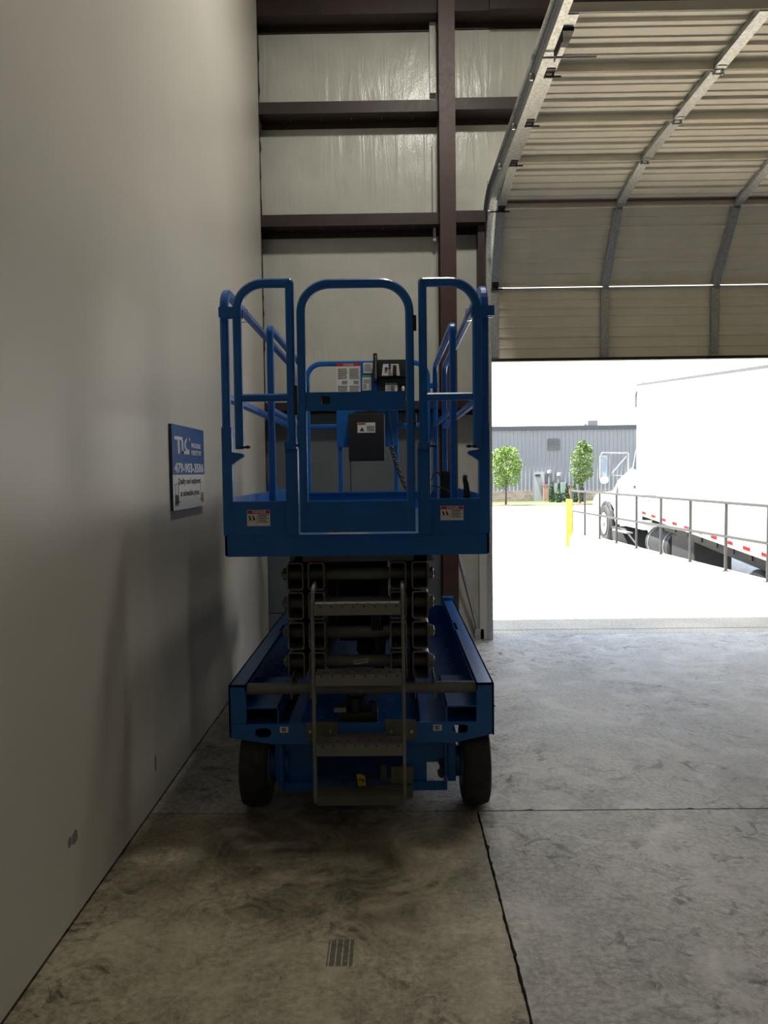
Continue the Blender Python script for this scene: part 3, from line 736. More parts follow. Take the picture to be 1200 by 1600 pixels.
# ladder
lad = bpy.data.objects.new('ladder', None); col.objects.link(lad); lad.parent = lift
lp0, lp1 = at(490.5, 1250, 3.27), at(631, 1250, 3.27); lad.location = Vector((lp0.x, 3.27, lp0.z)) - wloc(lift)
lad_top = at(560, 925, 3.27).z
for x in (at(490.5, 1100, 3.27).x, at(631, 1100, 3.27).x):
    b = B(); path = fillet([(x, 3.275, lp0.z - 0.01), (x, 3.275, lad_top - 0.055), (x, 3.31, lad_top), (x, 3.40, lad_top + 0.012)], 0.03, 5)
    b.rail(path, (1, 0, 0), 0.034, 0.014); b.out('ladder_rail', M['ladder'], lad)
xl, xr = at(490.5, 1100, 3.27).x + 0.008, at(631, 1100, 3.27).x - 0.008
for k, (y0, y1) in enumerate(((945, 961), (1054, 1071), (1163, 1181), (1243, 1258))):
    z1, z0 = at(560, y0, 3.26).z, at(560, y1, 3.26).z
    b = B(); b.poly([(xl, 3.257, z0), (xl, 3.257, z1), (xl, 3.36, z1), (xl, 3.36, z1 - 0.03), (xl, 3.357, z1 - 0.03), (xl, 3.357, z1 - 0.004), (xl, 3.261, z1 - 0.004), (xl, 3.261, z0)], (xr - xl, 0, 0))
    st = b.out('step', M['ladder'] if k < 3 else M['olive'], lad)
    if k < 3:
        b = B(); n = 8
        for j in range(n):
            x = xl + (xr - xl) * (j + 0.6) / n; b.cyl((x, 3.2562, z1 - 0.007), (x, 3.257, z1 - 0.007), 0.0042, 10); b.cyl((x + 0.015, 3.30, z1), (x + 0.015, 3.30, z1 + 0.0006), 0.007, 10)
        tag(b.out('grip_hole', M['ink'], st), kind='stuff')

# ---- platform
def P3(px, py, Y=YF): p = at(px, py, Y); return (p.x, p.z)
plt = bpy.data.objects.new('platform', None); col.objects.link(plt); plt.parent = lift
zb0, zb1 = P3(558, 868)[1], P3(558, 834.5)[1]
plt.location = Vector((XC, YF, zb0)) - wloc(lift)
ZD = zb1 - 0.002
b = B()
b.poly([(XL, YF, zb0 + 0.012), (XL + 0.01, YF, zb0), (XR - 0.01, YF, zb0), (XR, YF, zb0 + 0.012), (XR, YF, zb1), (XL, YF, zb1)], (0, 0.012, 0))
for s, xo in ((1, XL), (-1, XR)):
    a_, c_ = sorted((xo, xo + s * 0.01)); b.box(a_, c_, YF, 5.86, zb0 + 0.004, zb1)
    a_, c_ = sorted((xo, xo + s * 0.12)); b.box(a_, c_, YF + 0.03, 5.86, zb0 + 0.004, zb0 + 0.012)
b.box(XL, XR, 5.85, 5.862, zb0 + 0.004, zb1)
for y in (3.9, 4.5, 5.1): b.box(XL + 0.02, XR - 0.02, y, y + 0.05, zb0 + 0.02, zb1 - 0.006)
b.out('deck_frame', BL, plt)
B().box(XL + 0.01, XR - 0.01, YF + 0.013, 5.85, zb1 - 0.006, ZD).out('deck_plate', M['deck'], plt)
B().box(P3(510, 833)[0], P3(575, 833)[0], YF + 0.03, 3.5, ZD, ZD + 0.0012).out('worn_patch', paint('worn_deck_tan', (0.30, 0.24, 0.14), 0.6, var=0.3), plt)
# toeboards
ztb = P3(0, 783)[1]
b = B()
for s, xo in ((1, XL), (-1, XR)):
    a_, c_ = sorted((xo + s * 0.004, xo + s * 0.012)); b.box(a_, c_, YF + 0.02, 5.86, zb1, ztb)
b.out('toeboard', BL, plt)
b = B(); ztr = at(560, 768, YR).z; b.box(XL + 0.07, XR - 0.09, YR - 0.04, YR - 0.03, zb1, ztr); b.box(XL + 0.07, XR - 0.09, YR - 0.055, YR - 0.02, ztr - 0.012, ztr); b.out('toeboard', BL, plt)
# corner panels on either side of the gate with danger labels
for (pa, pb, py, lx0, lx1, ly0, ly1) in ((351, 463, 784, 386, 422.5, 797, 821.5), (653.5, 764.5, 779.5, 688, 724, 790.5, 812.5)):
    x0, z1 = P3(pa, py); x1, _ = P3(pb, py)
    pn = B().box(x0, x1, YF - 0.004, YF + 0.008, zb1 - 0.001, z1, 0.002).out('corner_panel', BL, plt)
    a0, c1 = P3(lx0, ly0); a1, c0 = P3(lx1, ly1); y = YF - 0.0052
    lb = tag(B().box(a0, a1, y, YF - 0.0035, c0, c1).out('danger_label', M['white'], pn), 'white label with a red DANGER header')
    # a label is already the deepest level: its print is one mesh with several materials
    hh = (c1 - c0)
    b = B(); b.box(a0 + .002, a1 - .002, y - 0.0006, y, c1 - hh * 0.24, c1 - 0.002); b.mi = 1
    t = text_bm('DANGER', hh * 0.21, 1.0, 0.0002, align='CENTER', bold=0.0003)
    bmesh.ops.transform(t, matrix=Matrix(((1, 0, 0, (a0 + a1) / 2 + .004), (0, 0, -1, y - 0.0009), (0, 1, 0, c1 - hh * 0.135), (0, 0, 0, 1))), verts=t.verts); b.join(t)
    b.mi = 2
    wd = a1 - a0
    for r_ in range(5):
        zz = c0 + hh * (0.66 - r_ * 0.11); b.box(a0 + wd * 0.48, a0 + wd * (0.93 - 0.08 * (r_ % 2)), y - 0.0006, y, zz, zz + hh * 0.045)
    b.box(a0 + wd * 0.42, a0 + wd * 0.43, y - 0.0006, y, c0 + hh * 0.06, c0 + hh * 0.7); b.box(a0 + wd * 0.05, a0 + wd * 0.42, y - 0.0006, y, c0 + hh * 0.30, c0 + hh * 0.31)
    for qx in (0.14, 0.30):
        b.poly([(a0 + wd * (qx - .03), y, c0 + hh * 0.36), (a0 + wd * (qx + .06), y, c0 + hh * 0.36), (a0 + wd * (qx + .03), y, c0 + hh * 0.5), (a0 + wd * (qx - .02), y, c0 + hh * 0.66), (a0 + wd * (qx - .06), y, c0 + hh * 0.64)], (0, -0.0006, 0))
    b.out('print', [M['red'], M['white'], M['ink']], pn)
# side rails: main rails run the full length, extension rails nested inside
zr = at(348, 451, YF).z; zm = at(357, 620, YF).z
XA0, XA1 = at(349, 500, YF).x, at(757, 500, YF).x
for s, x in ((1, XA0), (-1, XA1)):
    nm = 'side_rail'
    b = B(); b.rail(fillet([(x, YF + 0.02, zb1), (x, YF + 0.02, zr - 0.0), (x, YR - 0.02, zr - 0.02), (x, YR - 0.02, zb1)], [0, 0.09, 0.10, 0], 8), (1, 0, 0), 0.036)
    sr = b.out(nm, BL, plt)
    b = B(); b.rail([(x, YF + 0.03, zm), (x, YR - 0.03, zm)], (1, 0, 0), 0.034); b.out('mid_rail', BL, sr)
    # thick socket at the foot of the front post
    zs1 = P3(0, 672)[1]
    b = B(); b.box(x - (0.020 if s > 0 else 0.026), x + (0.026 if s > 0 else 0.020), YF - 0.006, YF + 0.045, zb1, zs1, 0.003); b.out('post_socket', BL, sr)
    # stiffened lower part and gusset with a shelf that carries the swing frame
    xin = x + s * 0.026; zg = P3(0, 712.5)[1]
    b = B(); b.poly([(xin - s * .004, YF - 0.012, zg + 0.004), (xin - s * .004, YF - 0.012, zg - 0.055), (xin + s * 0.012, YF - 0.012, zg - 0.04), (xin + s * 0.048, YF - 0.012, zg - 0.018), (xin + s * 0.052, YF - 0.012, zg - 0.010), (xin + s * 0.046, YF - 0.012, zg - 0.004)], (0, 0.03, 0))
    b.out('gusset', BL, sr)
XB0, XB1 = -0.652, 0.348
zx = at(427, 512, 4.25).z
for x in (XB0, XB1):
    b = B(); b.rail(fillet([(x, 4.25, zb1), (x, 4.25, zx), (x, YR, zx - 0.0), (x, YR, zb1)], [0, 0.03, 0.10, 0], 6), (1, 0, 0), 0.034, 0.036)
    er = b.out('extension_rail', BL, plt)
    b = B(); b.rail([(x, 4.26, zm + 0.01), (x, YR, zm + 0.01)], (1, 0, 0), 0.03); b.out('mid_rail', BL, er)
# swing frames either side of the gate
YS = YF - 0.035
for (xo, xi, pt_, pbm, pm, hx) in ((369, 452, 443.5, 702, 622, -1), (744, 659.5, 440, 700, 619, 1)):
    X0, Z1 = P3(xo, pt_, YS); X1, _ = P3(xi, pt_, YS); _, Z0 = P3(xo, pbm, YS); _, ZM = P3(xo, pm, YS)
    b = B()
    b.rail(fillet([(X0, YS, Z0), (X0, YS, Z1), (X1, YS, Z1), (X1, YS, Z0)], [0, 0.115, 0.002, 0], 10), (0, 1, 0), 0.036)
    b.rail([(X0, YS, ZM), (X1, YS, ZM)], (0, 1, 0), 0.032)
    sf = b.out('swing_frame', BL, plt)
    # clamp joining the frame to the side rail near the top
    zc = P3(xo, 489 if hx < 0 else 487, YS)[1]
    b = B(); xa_, xb_ = sorted((X0 - hx * 0.022, X0 + hx * 0.075)); b.box(xa_, xb_, YS - 0.024, YS - 0.018, zc - 0.022, zc + 0.022); b.box(xa_, xb_, YS + 0.02, YS + 0.03, zc - 0.02, zc + 0.02)
    b.cyl((X0 - hx * 0.0, YS - 0.03, zc), (X0, YS - 0.02, zc), 0.010, 10); b.out('clamp', M['blue'], sf)
    b = B(); x = X0 - hx * 0.045
    b.pipe([(X0 - hx * 0.02, YS, zc + 0.012), (x, YS, zc + 0.014), (x, YS, zc - 0.04), (X0 - hx * 0.02, YS, zc - 0.04)], 0.0025, 6); b.out('safety_pin', M['steel'], sf)
    # foot spigot with a locking pin
    b = B(); b.pipe([(X0 - hx * 0.005, YS - 0.02, Z0 + 0.008), (X0 - hx * 0.05, YS - 0.02, Z0 + 0.008)], 0.005, 8); b.box(X0 - hx * 0.038 - .006, X0 - hx * 0.038 + .006, YS - 0.026, YS - 0.014, Z0 + 0.001, Z0 + 0.015); b.out('locking_pin', M['black'], sf)
    # inner post socket standing on the corner panel
    b = B(); xs_ = P3(xi + (5 if hx < 0 else 3), 740)[0]; b.box(xs_ - 0.028, xs_ + 0.028, YF - 0.028, YF + 0.03, zb1, Z0 + 0.002, 0.003); b.box(xs_ - 0.026, xs_ + 0.026, YF - 0.062, YF - 0.01, Z0 - 0.002, Z0 + 0.03, 0.003); so = b.out('post_socket', BL, plt)
    b = B(); b.cyl((xs_ + 0.02, YF - 0.03, Z0 + 0.015), (xs_ + 0.05, YF - 0.03, Z0 + 0.012), 0.006, 8); b.cyl((xs_ + 0.044, YF - 0.03, Z0 + 0.012), (xs_ + 0.052, YF - 0.03, Z0 + 0.012), 0.011, 10); b.out('locking_pin', M['black'], so)
# gate
gate = bpy.data.objects.new('gate', None); col.objects.link(gate); gate.parent = plt
GXa, GZt = P3(469, 444, YG); GXb, _ = P3(639, 443, YG); _, GZb = P3(555, 831, YG)
gate.location = Vector((GXa, YG, GZb)) - wloc(plt)
b = B(); b.rail(fillet([(GXa, YG, GZb), (GXa, YG, GZt), (GXb, YG, GZt), (GXb, YG, GZb)], [0, 0.125, 0.125, 0], 12), (0, 1, 0), 0.036)
b.out('gate_frame', BL, gate)
x0, z1 = P3(474, 613.5, YG); x1, z0 = P3(634, 640, YG); hx0, hz1 = P3(501, 619.5, YG); hx1, hz0 = P3(516, 631.5, YG)
bm = plate_bm([[(x0, z0), (x1, z0), (x1, z1), (x0, z1)], [(hx0, hz0), (hx1, hz0), (hx1, hz1), (hx0, hz1)]], 0.014)
bmesh.ops.translate(bm, verts=bm.verts, vec=(0, YG - 0.008, 0)); b = B(); b.join(bm); gp = b.out('gate_cross_plate', BL, gate)
b = B(); b.box(hx0 - 0.003, hx1 + 0.004, YG + 0.006, YG + 0.03, hz0 - 0.004, hz1 + 0.004); b.out('gate_latch', M['redsteel'], gate)
B().box(hx0, hx0 + 0.006, YG + 0.002, YG + 0.008, hz0, hz1).out('latch_edge', M['steel'], gate)
x0, z1 = P3(469, 784, YG); x1, _ = P3(643, 780, YG)
B().box(x0, x1, YG - 0.012, YG - 0.004, GZb, z1, 0.001).out('kick_panel', BL, gate)
x, z = P3(459, 625, YG); B().box(x - 0.012, x + 0.016, YG - 0.012, YG + 0.012, z - 0.066, z + 0.062, 0.003).out('hinge', M['black'], gate)
x, z = P3(648, 504, YG); b = B(); b.box(x - 0.018, x - 0.004, YG - 0.016, YG + 0.012, z - 0.032, z + 0.034, 0.002); b.cyl((x, YG - 0.004, z - 0.036), (x, YG - 0.004, z + 0.03), 0.007, 12); b.out('hinge', M['black'], gate)
x, z = P3(648, 655, YG); b = B(); b.box(x - 0.018, x - 0.004, YG - 0.016, YG + 0.012, z - 0.032, z + 0.034, 0.002); b.cyl((x, YG - 0.004, z - 0.036), (x, YG - 0.004, z + 0.03), 0.007, 12); b.out('hinge', M['black'], gate)

# rear rail and the things fixed on it
def Q(px, py, Y=YR): p = at(px, py, Y); return (p.x, p.z)
xa, zt_ = Q(479.5, 569); xb, _ = Q(668, 569)
b = B(); b.rail(fillet([(xa, YR, zb1), (xa, YR, zt_), (xb, YR, zt_), (xb, YR, zb1)], [0, 0.11, 0.11, 0], 10), (0, 1, 0), 0.036)
rrl = b.out('end_rail', BL, plt)
b = B(); _, zq = Q(0, 673.5); b.rail([(xa, YR, zq), (xb, YR, zq)], (0, 1, 0), 0.034); b.out('mid_rail', BL, rrl)
for px in (532, 619):
    b = B(); b.rail([(Q(px, 700)[0], YR, zb1), (Q(px, 700)[0], YR, zt_)], (0, 1, 0), 0.034); b.out('upright', BL, rrl)
x0, z1 = Q(526, 636); x1, z0 = Q(620, 698)
b = B(); b.box(x0, Q(548, 0)[0], YR - 0.028, YR - 0.019, z0, z1); b.box(Q(548, 0)[0], x1, YR - 0.028, YR - 0.019, z0, z1); b.out('mount_plate', BL, rrl)
x0, z1 = Q(563, 567); x1, z0 = Q(600, 640); B().box(x0, x1, YR - 0.028, YR - 0.019, z0, z1).out('mount_plate', BL, rrl)
# clamps linking the end rail to the extension rails
for px, s in ((478, 1), (678, -1)):
    x, z = Q(px, 601 if s > 0 else 603); b = B(); b.box(x - 0.03, x + 0.03, YR - 0.035, YR + 0.01, z - 0.018, z + 0.018, 0.003); b.cyl((x, YR - 0.05, z), (x, YR - 0.03, z), 0.008, 8); b.out('clamp', BL, rrl)
def placard(x0p, y0p, x1p, y1p, head, Y, parent, rows, name='warning_placard'):
    x0, z1 = Q(x0p, y0p, Y); x1, z0 = Q(x1p, y1p, Y)
    o = B().box(x0, x1, Y - 0.003, Y, z0, z1).out(name, M['white'], parent)
    b = B(); y = Y - 0.0036; wd, ht = x1 - x0, z1 - z0
    mats = [M['ink']]
    if head: 
        mats = [M[head[0]], M['white'], M['ink']]
        b.box(x0, x1, y, Y - 0.003, z1 - head[2], z1)
        b.mi = 1
        if head[1]:
            t = text_bm(head[1], head[2] * 0.85, 1.0, 0.0002, align='CENTER')
            bmesh.ops.transform(t, matrix=Matrix(((1, 0, 0, (x0 + x1) / 2), (0, 0, -1, y - 0.0004), (0, 1, 0, z1 - head[2] / 2), (0, 0, 0, 1))), verts=t.verts); b.join(t)
        b.mi = 2; z1 -= head[2]
    for cx0, cx1, n, za, zc in rows:
        for k in range(n):
            zz = z1 - ht * (za + (zc - za) * k / max(1, n)); e = 0.85 + 0.15 * rnd.random()
            b.box(x0 + wd * cx0, x0 + wd * (cx0 + (cx1 - cx0) * e), y, Y - 0.003, zz - ht * (zc - za) / n * 0.42, zz)
    return o, b, mats, (x0, x1, z0, z1, y)
o, b, mats, q = placard(525.5, 568, 564, 617, ('red', 'DANGER', 0.022), YR - 0.025, rrl, ((0.05, 0.47, 12, 0.07, 0.42), (0.53, 0.95, 12, 0.07, 0.42), (0.22, 0.47, 5, 0.46, 0.58), (0.70, 0.95, 5, 0.46, 0.58), (0.05, 0.47, 6, 0.62, 0.85), (0.53, 0.95, 6, 0.62, 0.85)))
o2 = b.out('print', mats, o)
o, b, mats, q = placard(567.5, 567, 582.5, 583, None, YR - 0.03, rrl, ((0.1, 0.9, 7, 0.15, 0.9),)); b.out('print', mats, o)
o, b, mats, q = placard(566, 586, 580.5, 610, ('green', None, 0.018), YR - 0.03, rrl, ((0.1, 0.9, 4, 0.15, 0.42), (0.1, 0.5, 5, 0.45, 0.8))); b.out('print', mats, o)
# control box
YC = YR - 0.14
cb = bpy.data.objects.new('control_box', None); col.objects.link(cb); cb.parent = plt
x0, z1 = Q(590, 562, YC); x1, z0 = Q(636, 612, YC); cb.location = Vector((x0, YC, z0)) - wloc(plt)
b = B(); zmid = Q(0, 595, YC)[1]
b.box(x0, x1, YC, YC + 0.12, zmid - 0.006, z1, 0.006); b.out('housing', M['black'], cb, smooth=True)
b = B(); b.box(x0 + 0.006, x1, YC + 0.01, YC + 0.13, z0 - 0.03, zmid - 0.008, 0.006); b.box(x0 - .005, x1, YC - 0.02, YC + 0.02, zmid - 0.010, zmid - 0.004); b.out('lower_housing', M['black'], cb, smooth=True)
xg0, zg1 = Q(583, 553, YC); xg1, zg0 = Q(590, 597, YC)
b = B(); b.box(xg0, xg1, YC - 0.05, YC + 0.12, zg0, zg1, 0.012); b.out('side_guard', M['black'], cb, smooth=True)
b = B(); b.pipe([(xg0 + 0.02, YC - 0.056, zg0 + 0.02), (xg0 + 0.02, YC - 0.056, zg1 - 0.02)], 0.004, 8); b.out('guard_bolt', M['steel'], cb)
x2, z2 = Q(596, 569, YC); x3, z3 = Q(625, 588, YC)
b = B(); b.poly([(x2 + 0.012, YC, z2), (x3 - 0.01, YC, z2), (x3, YC, z3), (x2, YC, z3)], (0, -0.003, 0)); face = b.out('face_label', M['white'], cb)
b = B(); xk, zk = Q(617, 578, YC); b.box(xk - 0.015, xk + 0.012, YC - 0.05, YC - 0.003, zk - 0.045, zk + 0.03, 0.006); b.out('joystick', M['black'], cb)
for px, py, m, r in ((609, 582, 'yellow', 0.012), (603.5, 576, 'navy', 0.011), (609, 575.5, 'ink', 0.008), (609, 571, 'navy', 0.010)):
    xk, zk = Q(px, py, YC); B().cyl((xk, YC - 0.012, zk), (xk, YC - 0.003, zk), r, 14).out('button', M[m], cb)
x4, z4 = Q(597, 587, YC); B().box(x4, x4 + 0.022, YC - 0.0036, YC - 0.003, z4 - 0.012, z4).out('red_stripe', M['red'], cb)
x4, z4 = Q(602, 598, YC); x5, z5 = Q(621, 613, YC)
b = B(); b.box(x4, x5, YC + 0.004, YC + 0.008, z5, z4 - 0.018); b.mi = 1; b.box(x4, x5, YC + 0.004, YC + 0.008, z4 - 0.018, z4); b.mi = 2
for k in range(4): b.box(x4 + 0.008, x5 - 0.02 - 0.01 * (k % 2), YC + 0.0034, YC + 0.004, z4 - 0.03 - k * 0.012, z4 - 0.026 - k * 0.012)
b.out('instruction_label', [M['white'], M['green'], M['ink']], cb)
xk, zk = Q(630, 608, YC); B().sphere((xk, YC - 0.0, zk), 0.02, 12, (0.6, 0.4, 1.2)).out('white_knob', M['white'], cb, smooth=True)
# manual storage box
YM = YR - 0.12
x0, z1 = Q(544, 646, YM); x1, z0 = Q(601, 720, YM)
mbx = B().box(x0, x1, YM, YM + 0.09, z0, z1, 0.014).out('manual_box', M['black'], plt, smooth=True)
b = B(); b.poly(fillet([(x0 + 0.02, YM + 0.01, z1 - 0.004), (x0 + 0.07, YM + 0.01, z1 + 0.02), (x0 + 0.10, YM + 0.01, z1 + 0.012), (x0 + 0.15, YM + 0.01, z1 + 0.022), (x0 + 0.22, YM + 0.01, z1 + 0.012), (x1 - 0.01, YM + 0.01, z1 - 0.004)], 0.01, 3), (0, 0.07, 0)); b.out('box_lid', M['black'], mbx)
B().box(x1 - 0.003, x1 + 0.006, YM + 0.004, YM + 0.02, z0 + 0.02, z1 - 0.01).out('edge_strip', M['doorpaint'], mbx)
x2, z2 = Q(558.5, 660.5, YM); x3, z3 = Q(586.5, 676, YM)
b = B(); b.box(x2, x3, YM - 0.003, YM, z3, z2); b.mi = 1; b.box(x2 + .003, x2 + (x3 - x2) * 0.46, YM - 0.0036, YM - 0.003, z2 - 0.016, z2 - .003); b.mi = 2
cx = x2 + (x3 - x2) * 0.24; b.poly([(cx - 0.016, YM - 0.0036, z3 + 0.012), (cx + 0.018, YM - 0.0036, z3 + 0.012), (cx + 0.002, YM - 0.0036, z3 + 0.042)], (0, 0.0005, 0))
for k in range(5): b.box(x2 + (x3 - x2) * 0.52, x3 - 0.006, YM - 0.0036, YM - 0.003, z3 + 0.01 + k * 0.009, z3 + 0.014 + k * 0.009)
b.out('warning_label', [M['white'], M['red'], M['ink']], mbx)
# coiled cable falling from the control box to the deck
b = B(); p0 = at(604, 618, YM); p1 = at(610, 695, YM); p2 = at(636, 765, YM - 0.2); pth = []
for i in range(150):
    t = i / 149
    q = p1.lerp(p2, t) + Vector((0, 0, -0.03 * math.sin(math.pi * t))); a = t * 2 * math.pi * 26
    pth.append(q + Vector((math.cos(a) * 0.012, math.sin(a) * 0.012, 0)))
b.pipe([p0, p0.lerp(p1, 0.5) + Vector((0.01, 0, 0))] + pth, 0.006, 6); b.out('coiled_cable', M['black'], plt, smooth=True)
# small fittings at deck level
b = B(); p = at(425, 780, 4.6); b.rail(fillet([(p.x - 0.02, 4.6, ZD), (p.x - 0.018, 4.6, p.z + 0.11), (p.x + 0.02, 4.6, p.z + 0.11), (p.x + 0.022, 4.6, ZD)], 0.016, 4), (0, 1, 0), 0.016); b.out('extension_handle', BL, plt)
b = B(); p = at(727, 765, 4.0); b.poly([(p.x - 0.015, 4.0, ZD), (p.x + 0.03, 4.0, ZD), (p.x + 0.024, 4.0, p.z - 0.01), (p.x + 0.018, 4.0, p.z + 0.03), (p.x + 0.008, 4.0, p.z + 0.06), (p.x - 0.012, 4.0, p.z + 0.055), (p.x - 0.006, 4.0, p.z + 0.02)], (0, 0.03, 0)); b.sphere((p.x + 0.0, 4.01, p.z + 0.065), 0.014, 10); b.out('foot_latch', M['black'], plt)
b = B(); p = at(697, 762, 4.7); b.box(p.x - 0.035, p.x + 0.03, 4.7, 4.75, ZD, p.z + 0.10, 0.004); ob = b.out('outlet_box', M['black'], plt)
b = B(); b.pipe([(p.x - 0.02, 4.7, p.z + 0.08), (p.x - 0.07, 4.68, p.z + 0.10), (p.x - 0.10, 4.66, p.z + 0.03), (p.x - 0.09, 4.66, p.z - 0.05)], 0.006, 6); b.pipe([(p.x - 0.14, 4.6, p.z - 0.02), (p.x - 0.08, 4.6, p.z + 0.02), (p.x, 4.6, p.z - 0.01), (p.x + 0.05, 4.6, p.z - 0.06)], 0.005, 6); b.out('power_cord', M['black'], ob, smooth=True)

# ------------------------------------------------------------------ sign on the left wall
s00, s01, s10 = at_x(262.5, 659, WX), at_x(266.5, 796.5, WX), at_x(313.5, 675, WX)
sy0, sy1 = s01.y, s10.y; sz1 = (s00.z + s10.z) / 2; sz0 = (s01.z + at_x(314.5, 792, WX).z) / 2
TH = 0.015
sg = thing('wall_sign', (WX, (sy0 + sy1) / 2, sz0), 'blue and white company sign board fixed on the left wall', 'sign')
b = B(); b.box(WX + 0.001, WX + TH, sy0, sy1, sz0, sz1); b.out('board', M['alu'], sg)
XS = WX + TH; W_, H_ = sy1 - sy0, sz1 - sz0
zdiv = sz0 + H_ * 0.415
B().box(XS, XS + 0.001, sy0, sy1, zdiv, sz1).out('blue_field', M['signblue'], sg)
B().box(XS, XS + 0.001, sy0, sy1, sz0, zdiv).out('white_field', M['signwhite'], sg)
XT = XS + 0.0012
# heavy TLC monogram drawn from strokes
def yy(u): return sy0 + W_ * u
def zz_(v): return sz0 + H_ * v
b = B(); T = 0.0006
def st(pts): b.poly([(XT, yy(u), zz_(v)) for u, v in pts], (T, 0, 0))
st([(0.07, 0.865), (0.30, 0.865), (0.30, 0.825), (0.07, 0.825)]); st([(0.155, 0.83), (0.205, 0.83), (0.215, 0.665), (0.165, 0.665)])
st([(0.265, 0.83), (0.315, 0.83), (0.325, 0.665), (0.275, 0.665)]); st([(0.275, 0.70), (0.50, 0.70), (0.50, 0.662), (0.275, 0.662)])
cs = []
for k in range(13): a = R(60 + k * 20); cs.append((0.455 + 0.105 * math.cos(a) * 1.0, 0.775 + 0.085 * math.sin(a)))
ci = [(0.455 + 0.065 * math.cos(R(60 + k * 20)), 0.775 + 0.052 * math.sin(R(60 + k * 20))) for k in range(13)][::-1]
for k in range(12): st([cs[k], cs[k + 1], ci[11 - k], ci[12 - k]])
st([(0.44, 0.865), (0.53, 0.865), (0.53, 0.825), (0.44, 0.825)])
b.out('monogram', M['signwhite'], sg)
text_side('WHOLESALE', XT, yy(0.57), zz_(0.775), H_ * 0.082, M['signwhite'], sg, sx=1.0, bold=0.0008)
text_side('FORKLIFTS INC', XT, yy(0.57), zz_(0.685), H_ * 0.082, M['signwhite'], sg, sx=0.88, bold=0.0008)
text_side('479-903-3506', XT, yy(0.51), zz_(0.49), H_ * 0.155, M['signwhite'], sg, sx=1.55, align='CENTER', bold=0.0022)
text_side('Quality used equipment', XT, yy(0.50), zz_(0.335), H_ * 0.098, M['ink'], sg, sx=1.12, align='CENTER', bold=0.0012)
text_side('at unbeatable prices', XT, yy(0.50), zz_(0.19), H_ * 0.098, M['ink'], sg, sx=1.12, align='CENTER', bold=0.0012)
for u0, s, mt in ((0.09, 1, M['ink']), (0.91, -1, M['brown'])):     # little printed forklifts
    b = B()
    def fs(pts): b.poly([(XT, yy(u0 + s * (u - 0.0)), zz_(v)) for u, v in pts], (T, 0, 0))
    fs([(-0.045, 0.08), (0.045, 0.08), (0.045, 0.17), (-0.01, 0.19), (-0.045, 0.17)]); fs([(-0.03, 0.17), (-0.022, 0.17), (-0.03, 0.30), (-0.038, 0.30)])
    fs([(-0.038, 0.30), (0.02, 0.32), (0.02, 0.31), (-0.038, 0.29)]); fs([(0.048, 0.08), (0.062, 0.08), (0.062, 0.32), (0.048, 0.32)]); fs([(0.062, 0.09), (0.12, 0.09), (0.12, 0.10), (0.062, 0.10)])
    for cu_ in (-0.025, 0.03):
        fs([(cu_ + 0.018 * math.cos(k), 0.075 + 0.028 * math.sin(k)) for k in [i * 0.785 for i in range(8)]])
    b.out('forklift_picture', mt, sg)
b = B(); b.box(XS, XS + 0.0015, yy(0.04), yy(0.06), sz0 + 0.02, sz0 + 0.026); b.out('sign_screw', M['steel'], sg)

# scraps lying on the lowest girt
zsc = zlow + 0.03
def scrap(x, y, z, s, mat, label, name, cat, seed):
    r_ = random.Random(seed); t = bmesh.new(); bmesh.ops.create_icosphere(t, subdivisions=2, radius=1)
    for v in t.verts:
        k = 0.7 + 0.5 * r_.random(); v.co = Vector((v.co.x * s[0] * k + x, v.co.y * s[1] * k + y, max(v.co.z * s[2] * k, -s[2] * 0.7) + z + s[2] * 0.7))
    b = B(); b.join(t); o = b.out(name, mat, origin=(x, y, z)); return tag(o, label, cat)
p = at(430, 634, 6.93)
scrap(p.x - 0.03, 6.93, zlow + 0.0125, (0.06, 0.03, 0.045), M['black'], 'dark crumpled rag on the lowest wall girt near the left corner', 'rag', 'rag', 3)
scrap(p.x + 0.07, 6.92, zlow + 0.0125, (0.05, 0.03, 0.03), M['olive'], 'pale grey crumpled scrap on the lowest wall girt, right of the dark rag', 'scrap', 'scrap', 5)

# ------------------------------------------------------------------ added high-bay lamps, out of view, put in to light the hall
for k, (x, y, en, where) in enumerate(((0.5, 4.4, 5.0, 'above the lift, nearest the back wall'), (6.5, 1.0, 1.0, 'beyond the open door panels'), (1.6, -5.0, 0.9, 'behind the camera, nearest the left wall'), (6.5, -6.0, 1.0, 'farthest from both walls'))):
    L = thing('added_lamp', (x, y, 6.05), 'added round high-bay lamp under the roof, out of view, ' + where, 'lamp', 'added high-bay lamps')
    B().lathe((x, y, 6.05), 'Z', [(0.0, 0.24), (0.10, 0.16), (0.16, 0.10), (0.30, 0.09)], 24).out('housing', M['galv'], L, smooth=True)
    B().cyl((x, y, 6.35), (x, y, CEIL), 0.01, 8).out('cord', M['black'], L)
    la = bpy.data.lights.new('fill_light', 'AREA'); la.shape = 'DISK'; la.size = 0.42; la.energy = FILL * en; la.color = (1.0, 0.95, 0.84)
    lo = bpy.data.objects.new('fill_light', la); lo.location = (0, 0, -0.02); lo.parent = L; col.objects.link(lo)

